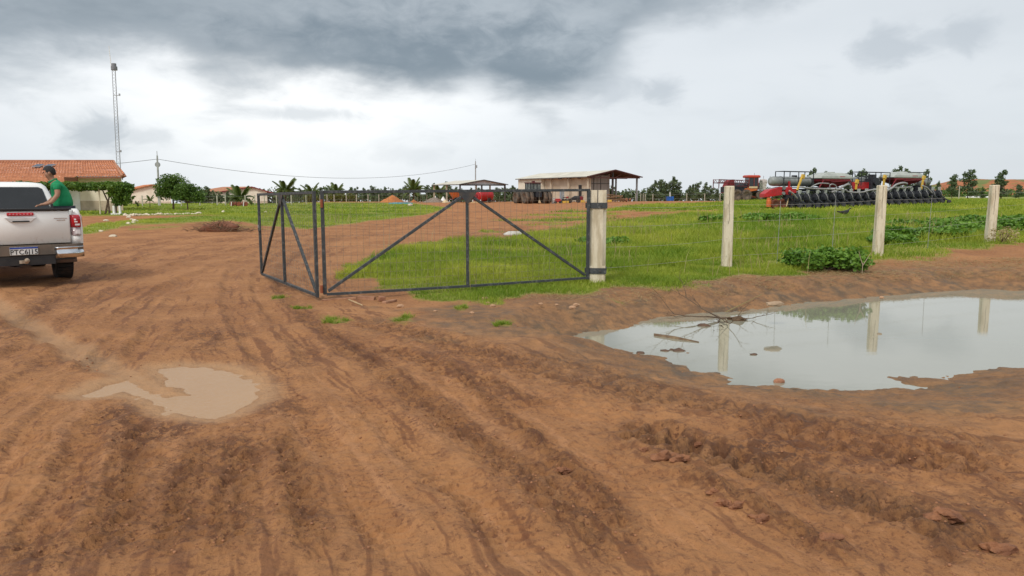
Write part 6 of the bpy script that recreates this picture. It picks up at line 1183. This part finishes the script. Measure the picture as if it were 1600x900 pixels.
palm(392, 322, 310, 90, 'low palm sapling right of the young coconut palm', 7, .4, 1.2)
# yellow-green shrubs under the palms
for i, (u, w_) in enumerate(((486, 1.6), (516, 2.0), (530, 1.8), (546, 1.5))):
    tree(u, 316, 126, ('yellow-green shrub under the broad palm, left of the gate uprights', 'yellow-green shrub right of the gate uprights', 'yellowish shrub under the palm with the yellow skirt', 'low olive shrub right of the palms')[i], [((0, 0, .7), (w_*.8, .9, .75)), ((w_*.4, .2, .5), (w_*.6, .8, .55))], 700, .26, leafmat('shrub_leaf%d' % i, (.10, .12, .02), (.22, .21, .045)), .05, .5, None, 'shrub', 'shrub')
# planter ring at the coconut palm
A = at(373, 324, 84); ring_ = empty('ornamental_cart_wheels', (A.x, A.y, gh(A.x, A.y)), 0, 'rust-brown row of old rims and bricks at the foot of the young coconut palm', 'garden ornament')
for i, x in enumerate((-.75, -.35, .05, .45, .8)): b = MB(); b.lathe([(.20, -.09), (.26, -.07), (.26, .07), (.20, .09)], (x, .1*(i % 2), .26), 'X' if i % 2 else 'Y', 14); b.build('old_rim', mat('rim_rust', (.26, .07, .035), (.16, .05, .03), 5, .8), ring_)
for x in (-.75, .62): b = MB(); b.tube([(x, -.25, 0), (x+.05, -.22, .5)], .05, 6); b.build('white_stake', WHITE, ring_)
# ------------------------------------------------------------------ vine pergola
A = at(128, 335, 53); pg = empty('vine_pergola', (A.x, A.y, gh(A.x, A.y)), R(2), 'long pergola thickly covered in green vines in front of the farmhouse', 'pergola'); kk = 53/F
lob = []
for x in np.arange(-6.5, 3.4, .42): lob.append(((x, rs.uniform(-.3, .3), 1.98+rs.uniform(-.06, .06)), (.46, 1.0, .30)))
V, Fc, T = crown(lob, 15000, .15, .7, .15, .5); c = link(bpy.data.objects.new('vine_canopy', mesh_np('vine_canopy', V, Fc, [VINEM], False, dict(tint=T)))); c.parent = pg
lob = [((2.9, -.2, 1.65), (.75, .8, .55)), ((3.15, -.2, 1.15), (.55, .6, .55)), ((2.35, 0, 1.5), (.5, .6, .35)), ((3.3, 0, 1.8), (.45, .5, .4)), ((2.75, -.3, .95), (.45, .45, .35))]
V, Fc, T = crown(lob, 5200, .15, .7, .15, .5); c = link(bpy.data.objects.new('hanging_vine_mass', mesh_np('hanging_vine_mass', V, Fc, [VINEM], False, dict(tint=T)))); c.parent = pg
for i, x in enumerate((-5.2, -2.6, -1.05, -.72, 1.55)): b = MB(); b.tube([(x, -.5, 0), (x+.02, -.5, 1.9)], .05 if i != 2 else .07, 6); b.build('post', WHITE if i in (2, 3) else CONC, pg)
for x, dx in ((1.75, .18), (2.05, -.1), (2.5, .0)): b = MB(); b.tube([(x, -.2, 0), (x+dx, -.1, .9), (x-dx, 0, 1.7)], [.07, .055, .04], 6); b.build('vine_stem', BARK, pg)
for x in (2.63, 3.05): b = MB(); b.box((x, -.75, .30), (.12, .14, .62)); b.build('white_pier', WHITE, pg)
b = MB(); b.box((2.85, -.75, .04), (.75, .35, .10)); b.build('white_step', WHITE, pg)
# light-coloured stones edging the lawn: each one its own
STN = []
for i in range(5): b = MB(); b.blob((0, 0, .05), (.16, .13, .10), i+20, .25, 2); STN.append(b.mesh('edging_stone', mat('pale_edge_stone', (.70, .62, .48), (.50, .42, .31), 5, .9, bump=.4)))
def stone(u, v, s_, label, group):
    p_ = G(u, v); return tag(inst('edging_stone', STN[rnd.randrange(5)], None, (p_.x, p_.y, gh(p_.x, p_.y)-.02), (0, 0, rnd.uniform(0, 6)), (s_*rnd.uniform(.8, 1.3), s_, s_*rnd.uniform(.8, 1.2))), label, 'stone', group)
for i in range(26): t = i/25; stone(196+t*118+rnd.uniform(-1, 1), 338.2-t*5.0+rnd.uniform(-.4, .4), rnd.uniform(.6, 1.15), ORD[i]+' pale stone from the left in the row edging the lawn by the tan path', 'pale stones edging the lawn')
for i, (u, v) in enumerate(((201, 340), (206, 343), (211, 346), (208, 349), (200, 351), (177, 370), (349, 331.5), (157, 361), (165, 345), (415, 332))): stone(u, v, (.8, .7, .95, .8, .7, .75, 1.0, .6, .8, .7)[i], ('pale stone at the near end of the lawn edging', 'stone on the grass verge nearest the edging', 'larger stone on the grass verge', 'pale stone low on the grass verge', 'stone at the left of the grass verge', 'pale stone lying on dirt below the verge', 'flat white stone alone on the lawn', 'small stone on the left tip of the verge', 'stone on the path beside the pergola step', 'pale stone seen through the left gate leaf')[i], None)
# ------------------------------------------------------------------ bushes by the fence, broad-leaf weeds
def bush(u, v, Y, rx, ry, rz_, n, size, label, m=None, seed=0, cat='bush', name='leafy_bush'):
    A = at(u, v, Y); g_ = gh(A.x, A.y); r_ = np.random.RandomState(seed+3); lob = []
    for i in range(9): lob.append(((r_.uniform(-.7, .7)*rx, r_.uniform(-.6, .6)*ry, rz_*r_.uniform(.35, .7)), (rx*r_.uniform(.28, .5), ry*r_.uniform(.3, .5), rz_*r_.uniform(.3, .48))))
    V, Fc, T = crown(lob, n, size, .75, .35, .45, seed); o = link(bpy.data.objects.new(name, mesh_np(name, V, Fc, [m or BUSHM], False, dict(tint=T)))); o.location = (A.x, A.y, g_-.03)
    b = MB()
    for i in range(6): l = lob[i][0]; b.tube([(0, 0, 0), (l[0]*.6, l[1]*.6, l[2])], [.015, .006], 5)
    b.build('stem', BARK, o, kind='stuff'); return tag(o, label, cat)
bush(1290, 424, 15.1, .78, .55, .52, 3600, .085, 'dark leafy creeper bush on the verge between the second and third posts', seed=1)
bush(1330, 418, 15.5, .42, .4, .38, 1100, .08, 'smaller leafy clump at the right side of the dark creeper bush', seed=2)
for i, (u, v, Y, rx, rz_, lb) in enumerate(((1440, 386, 22.0, 1.3, .40, 'wide low broad-leaved patch right of the middle post'), (1490, 376, 24.5, 1.4, .42, 'broad-leaved weed patch left of the last post'), (1580, 372, 26.5, 1.3, .5, 'dark broad-leaved thicket right of the last post'), (1620, 366, 29, 1.9, .6, 'broad-leaved thicket at the right edge of the picture'), (1455, 362, 30, 2.0, .38, 'far broad-leaved patch behind the weeds'), (1225, 352, 36, 2.2, .38, 'long low leafy patch behind the second post'), (955, 378, 23, 1.0, .22, 'leafy weed clump just right of the gate column'), (1385, 392, 20.5, .8, .3, 'low weed clump at the foot of the middle post'), (1118, 352, 37, 1.0, .35, 'small leafy patch left of the second post'), (1530, 358, 33, 1.8, .4, 'leafy patch directly behind the last post'))):
    bush(u, v, Y, rx, rx*.8, rz_, int(1500*rx), .10+.002*Y, lb, seed=10+i, name='broadleaf_weeds', cat='weeds')
bush(1565, 394, 20.0, .35, .3, .5, 500, .05, 'dry brown shrub at the foot of the last concrete post', DRYM, 31, 'dry shrub', 'dry_shrub')
# brush pile on the left
A = at(345, 360, 30.5); b = MB(); r_ = random.Random(9)
for i in range(170):
    x, y = r_.gauss(0, .55), r_.gauss(0, .4); a = r_.uniform(0, 6.3); l_ = r_.uniform(.3, .9); z = max(.02, .42-.5*abs(x)+r_.uniform(-.15, .15)); b.tube([(x, y, z*.5), (x+l_*.5*math.cos(a), y+l_*.4*math.sin(a), z*.8+r_.uniform(-.05, .15)), (x+l_*math.cos(a), y+l_*.7*math.sin(a), max(.02, z*.7+r_.uniform(-.2, .2)))], [.013, .009, .004], 3, False)
o = b.build('twigs', mat('twig_brown', (.13, .075, .045), (.20, .12, .07), 5, .9), None, loc=(A.x, A.y, gh(A.x, A.y)), kind='stuff'); bp = empty('brush_pile', o.location, 0, 'heap of dead brown branches on bare soil left of the gate', 'brush pile'); o.parent = bp; o.location = (0, 0, 0)
b = MB(); b.blob((.0, 0, .08), (.8, .5, .26), 4, .3, 3); b.build('soil_mound', mat('mound_soil', (.22, .085, .045), (.15, .06, .035), 3, .95, bump=.5), bp, True)
# ------------------------------------------------------------------ small things on the ground and in the pond
def gpt(u, v, z=None):
    p_ = G(u, v, 0 if z is None else z)
    for _ in range(4):
        if z is None: p_ = G(u, v, gh(p_.x, p_.y))
    return p_
# branch lying in the pond
p_ = G(1125, 500, WL); br = empty('dead_branch', (p_.x, p_.y, WL), 0, 'dead twiggy branch standing half out of the pond near its far bank', 'branch')
r_ = random.Random(12)
def limb(b, p, d, l, r0, dep):
    pts_ = [p]; q = Vector(p); d = Vector(d).normalized()
    for i in range(4): d = (d+Vector((r_.uniform(-.3, .3), r_.uniform(-.3, .3), r_.uniform(-.22, .18)))).normalized(); q = q+d*l/4; q.z = max(q.z, -.01); pts_.append(q.copy())
    b.tube(pts_, [r0*(1-.17*i) for i in range(5)], 5)
    if dep:
        for i in (2, 3, 4): limb(b, pts_[i], d+Vector((r_.uniform(-1, 1), r_.uniform(-1, 1), r_.uniform(-.3, .6))), l*.55, r0*.5, dep-1)
BRM = mat('wet_branch', (.085, .055, .035), (.13, .085, .05), 8, .7)
for d, l in (((-1, -.3, .10), .75), ((1, -.2, .05), .5), ((.3, -1, .04), .55), ((-.5, -1, .06), .7), ((-1, .2, .16), .6)): b = MB(); limb(b, (0, 0, .03), d, l, .013, 2); b.build('twig', BRM, br, kind='stuff')
b = MB(); b.blob((.25, .0, .015), (.13, .09, .045), 3, .4, 2); b.build('clump', mat('debris_brown', (.14, .085, .05), (.09, .055, .03), 9, .9, bump=.6), br)
def stick(name, a, c, r0, m, label, cat='stick', z=.01, bend=.02):
    A, B = gpt(*a), gpt(*c); A.z = gh(A.x, A.y)+z; B.z = gh(B.x, B.y)+z; 
    b = MB(); Mx = (A+B)/2; b.tube([(0, 0, 0), Mx-A+Vector((bend, bend, r0)), B-A], [r0, r0*.9, r0*.6], 6); return tag(b.build(name, m, None, loc=A), label, cat)
A, B = G(1022, 524, WL), G(1092, 535, WL); b = MB(); b.loft([[Vector((x, y, z)) for x, y, z in ((0, -.03, -.01), (0, .03, -.01), (0, .02, .025), (0, -.02, .025))], [(B-A)*.5+Vector((0, dy, dz)) for dy, dz in ((-.035, -.01), (.035, -.01), (.02, .03), (-.02, .03))], [(B-A)+Vector((0, dy, dz)) for dy, dz in ((-.01, -.01), (.02, -.01), (.01, .01), (-.01, .01))]])
tag(b.build('floating_bark_strip', mat('bark_strip', (.24, .17, .10), (.14, .09, .055), 8, .85), None, loc=(A.x, A.y, WL)), 'long brown strip of bark floating in the left part of the pond', 'bark')
A, B = G(1135, 490, WL), G(1190, 474, WL); b = MB(); b.tube([(0, 0, .03), (B-A)*.5+Vector((0, 0, .09)), (B-A)+Vector((0, 0, .16))], [.010, .008, .005], 5); tag(b.build('straw_coloured_stalk', DRYM, None, loc=A), 'thin pale stalk leaning from the dead branch to the far bank', 'stalk')
rnd = random.Random(21); BRK = mat('brick_red', (.36, .17, .095), (.26, .12, .07), 8, .9, bump=.5)
p_ = G(1218, 597, WL); b = MB(); b.blob((0, 0, .005), (.062, .045, .034), 2, .12, 2); tag(b.build('half_brick', BRK, None, loc=p_), 'small orange-brown lump of brick at the near edge of the pond', 'brick')
p_ = G(1223, 593, WL)
for u, v, s_, lb in ((1039, 548, .035, 'dark pebble standing in shallow water by the left shore'), (1060, 548, .05, 'mud lump at the left shore of the pond'), (1052, 547, .03, 'small mud crumb beside the shore lump'), (1178, 554, .03, 'dark leaf-like scrap floating left of the third post reflection'), (1100, 509, .06, 'mud lump showing above the water near the dead branch'), (1000, 552, .04, 'pebble on the left tip of the near shore')):
    p_ = G(u, v, WL); b = MB(); b.blob((0, 0, 0), (s_*1.5, s_*1.2, s_*.5), int(u), .3, 2); tag(b.build('mud_lump', mat('dark_mud', (.085, .05, .032), (.12, .07, .045), 8, .8), None, loc=p_), lb, 'mud lump')
p_ = gpt(1209, 477); b = MB(); b.blob((0, 0, .02), (.14, .08, .035), 5, .2, 2); tag(b.build('flat_stone', mat('tan_stone', (.40, .28, .18), None, 7, .9, bump=.4), None, loc=p_), 'flat tan stone on the far bank at the water line', 'stone')
# wood scraps near the gate
WD = mat('pinkish_wood', (.42, .22, .13), (.28, .14, .08), 9, .85, bump=.5)
def plank(u0, v0, u1, v1, w_, h_, label, m=WD):
    A, B = gpt(u0, v0), gpt(u1, v1); A.z = gh(A.x, A.y)+h_*.3; B.z = gh(B.x, B.y)+h_*.4; b = MB(); b.bar(Vector((0, 0, 0)), B-A, w_, h_); b.v = [(x+rnd.uniform(-.006, .006), y+rnd.uniform(-.006, .006), z+rnd.uniform(-.004, .004)) for x, y, z in b.v]; return tag(b.build('wood_scrap', m, None, loc=A, bevel=.004), label, 'wood scrap')
plank(560, 466, 586, 468.5, .09, .05, 'thick broken piece of wood lying at the foot of the right gate leaf'); plank(600, 474, 617, 471, .07, .035, 'pale wood chip right of the brick near the gate'); plank(545, 469, 566, 478, .022, .02, 'thin pale stick lying before the gate uprights', mat('pale_wood', (.52, .36, .20), None, 6, .85)); plank(503, 470, 556, 466.5, .05, .03, 'long earth-coloured batten beside the gate uprights')
p_ = gpt(596.5, 470.5); b = MB(); b.box((0, 0, .035), (.10, .07, .07), (.1, .1, .5)); tag(b.build('broken_brick', BRK, None, loc=p_, bevel=.008), 'reddish broken brick between the wood pieces near the gate', 'brick')
p_ = gpt(803, 367); b = MB(); b.loft([[(x*s_, y*s_, z) for x, y in ((-.35, -.2), (.3, -.25), (.4, .1), (-.1, .3), (-.4, .1))] for z, s_ in ((0, 1), (.05, .95), (.13, .5))]); tag(b.build('cement_sack', mat('sack_grey', (.55, .53, .48), (.4, .38, .34), 4, .8), None, loc=p_), 'crumpled pale grey sack on the mud seen through the right gate leaf', 'sack')
# thorny forked twig on the bank
p_ = gpt(1347, 428); b = MB(); tw = empty('forked_twig', p_, 0, 'bare pale forked twig standing on the bank near the dark creeper bush', 'twig'); b.tube([(0, 0, 0), (0, 0, .22)], .007, 5); b.tube([(0, 0, .18), (-.06, 0, .34), (-.09, 0, .46)], [.007, .006, .004], 5); b.tube([(0, 0, .16), (.08, 0, .30), (.15, 0, .42)], [.007, .006, .004], 5); b.build('stem', mat('pale_twig', (.40, .31, .22), None, 6, .9), tw)
# stones by the grass edge below the gate
for i, (u, v) in enumerate(((757, 468), (763, 474), (870, 477), (895, 482), (900, 478), (770, 479), (625, 480), (680, 487), (738, 490), (845, 476), (1378, 466))):
    p_ = gpt(u, v); b = MB(); s_ = rnd.uniform(.018, .04); b.blob((0, 0, s_*.4), (s_*1.4, s_, s_*.8), i+40, .2, 2); tag(b.build('small_stone', mat('ochre_stone', (.46, .28, .17), (.36, .21, .12), 6, .9, bump=.4), None, loc=p_), ('small ochre stone below the grass edge, upper of the pair under the gate', 'small ochre stone below the grass edge, lower of the pair under the gate', 'ochre stone on soil just left of the pond tip, upper left', 'ochre stone on soil left of the pond tip, lowest of three', 'ochre stone on soil left of the pond tip, rightmost of three', 'small ochre stone near the dark grass tuft, under the gate', 'small ochre stone left of the middle grass tuft', 'small ochre stone right of the middle grass tuft', 'lone ochre stone above the rightmost grass tuft', 'ochre stone on soil between the rightmost tuft and the column', 'ochre stone on the far pond bank below the creeper bush')[i], 'stone', 'small ochre stones below the gate')
# larger sods of churned mud, each one alone
SOD = mat('mud_sod', (.30, .128, .058), (.17, .07, .035), 9, .85, bump=.8, bscale=60)
for i, (u, v, s_, lb) in enumerate(((1037, 715, .085, 'flat dark sod of mud at the left of the churned strip'), (1063, 718, .06, 'dark mud sod beside the flat one'), (1092, 694, .05, 'mud clod at the edge of the dark wet rut'), (1133, 789, .055, 'pale-topped mud clod in the lower churned strip'), (1154, 791, .05, 'round mud clod right of the pale-topped one'), (1118, 770, .045, 'small mud clod above the pale-topped one'), (1186, 812, .055, 'mud clod at the lower right of the churned strip'), (1480, 806, .08, 'long dark ridge of mud at the lower right'), (1560, 862, .09, 'thick mud sod in the bottom right corner'), (880, 735, .045, 'reddish clod at the end of the narrow clod trail'), (1296, 842, .05, 'mud clod low in the picture right of the churned strip'), (1008, 703, .04, 'small clod above the flat dark sod'))):
    p_ = gpt(u, v); b = MB(); s_ *= .72; b.blob((0, 0, s_*.05), (s_*1.25, s_*.85, s_*.55), i+60, .42, 3); b.v = [(x*(1+rnd.uniform(-.12, .12)), y*(1+rnd.uniform(-.12, .12)), z*(1+rnd.uniform(-.3, .3))) for x, y, z in b.v]; tag(b.build('mud_clod', SOD, None, False, loc=p_), lb, 'mud clod')
# pebbles and crumbs strewn over the dirt
VV, FF, off = [], [], 0; b = MB(); b.blob((0, 0, 0), (1, .8, .6), 2, .25, 1); bv = np.array(b.v); bf = np.array(b.f)
X, Y, r = scatter(60000, 2.6, 16, -40, 44, 2); z, at_, u, v, q = ground(X, Y, True); kk = (at_['grass'] < .3) & (q < -.08) & (rs.rand(len(X)) < .015+.20*at_['clod']+.04*(fbm(X, Y, .9, 2, 99) > .25)); X, Y, z, r = X[kk], Y[kk], z[kk], r[kk]
n_ = len(X); s_ = (.003+.010*rs.rand(n_)**3)*(.8+.03*r); a = rs.rand(n_)*6.3; ca, sa = np.cos(a), np.sin(a)
V = bv[None]*s_[:, None, None]; V = np.stack([V[..., 0]*ca[:, None]-V[..., 1]*sa[:, None]+X[:, None], V[..., 0]*sa[:, None]+V[..., 1]*ca[:, None]+Y[:, None], V[..., 2]+(z+s_*.2)[:, None]], -1).reshape(-1, 3)
Fc = (bf[None]+(np.arange(n_)*len(bv))[:, None, None]).reshape(-1, 3)
me = mesh_np('soil_crumbs', V, Fc, [mat('crumb', (.36, .165, .08), (.22, .10, .05), 3, .9)]); tag(link(bpy.data.objects.new('soil_crumbs', me)), 'crumbs and pebbles of red soil strewn over the dirt road', 'soil crumbs', kind='stuff')
print('crumbs', n_, 'tris', sum(len(o.data.polygons) for o in sc.objects if o.type == 'MESH' and o.data.users == 1))
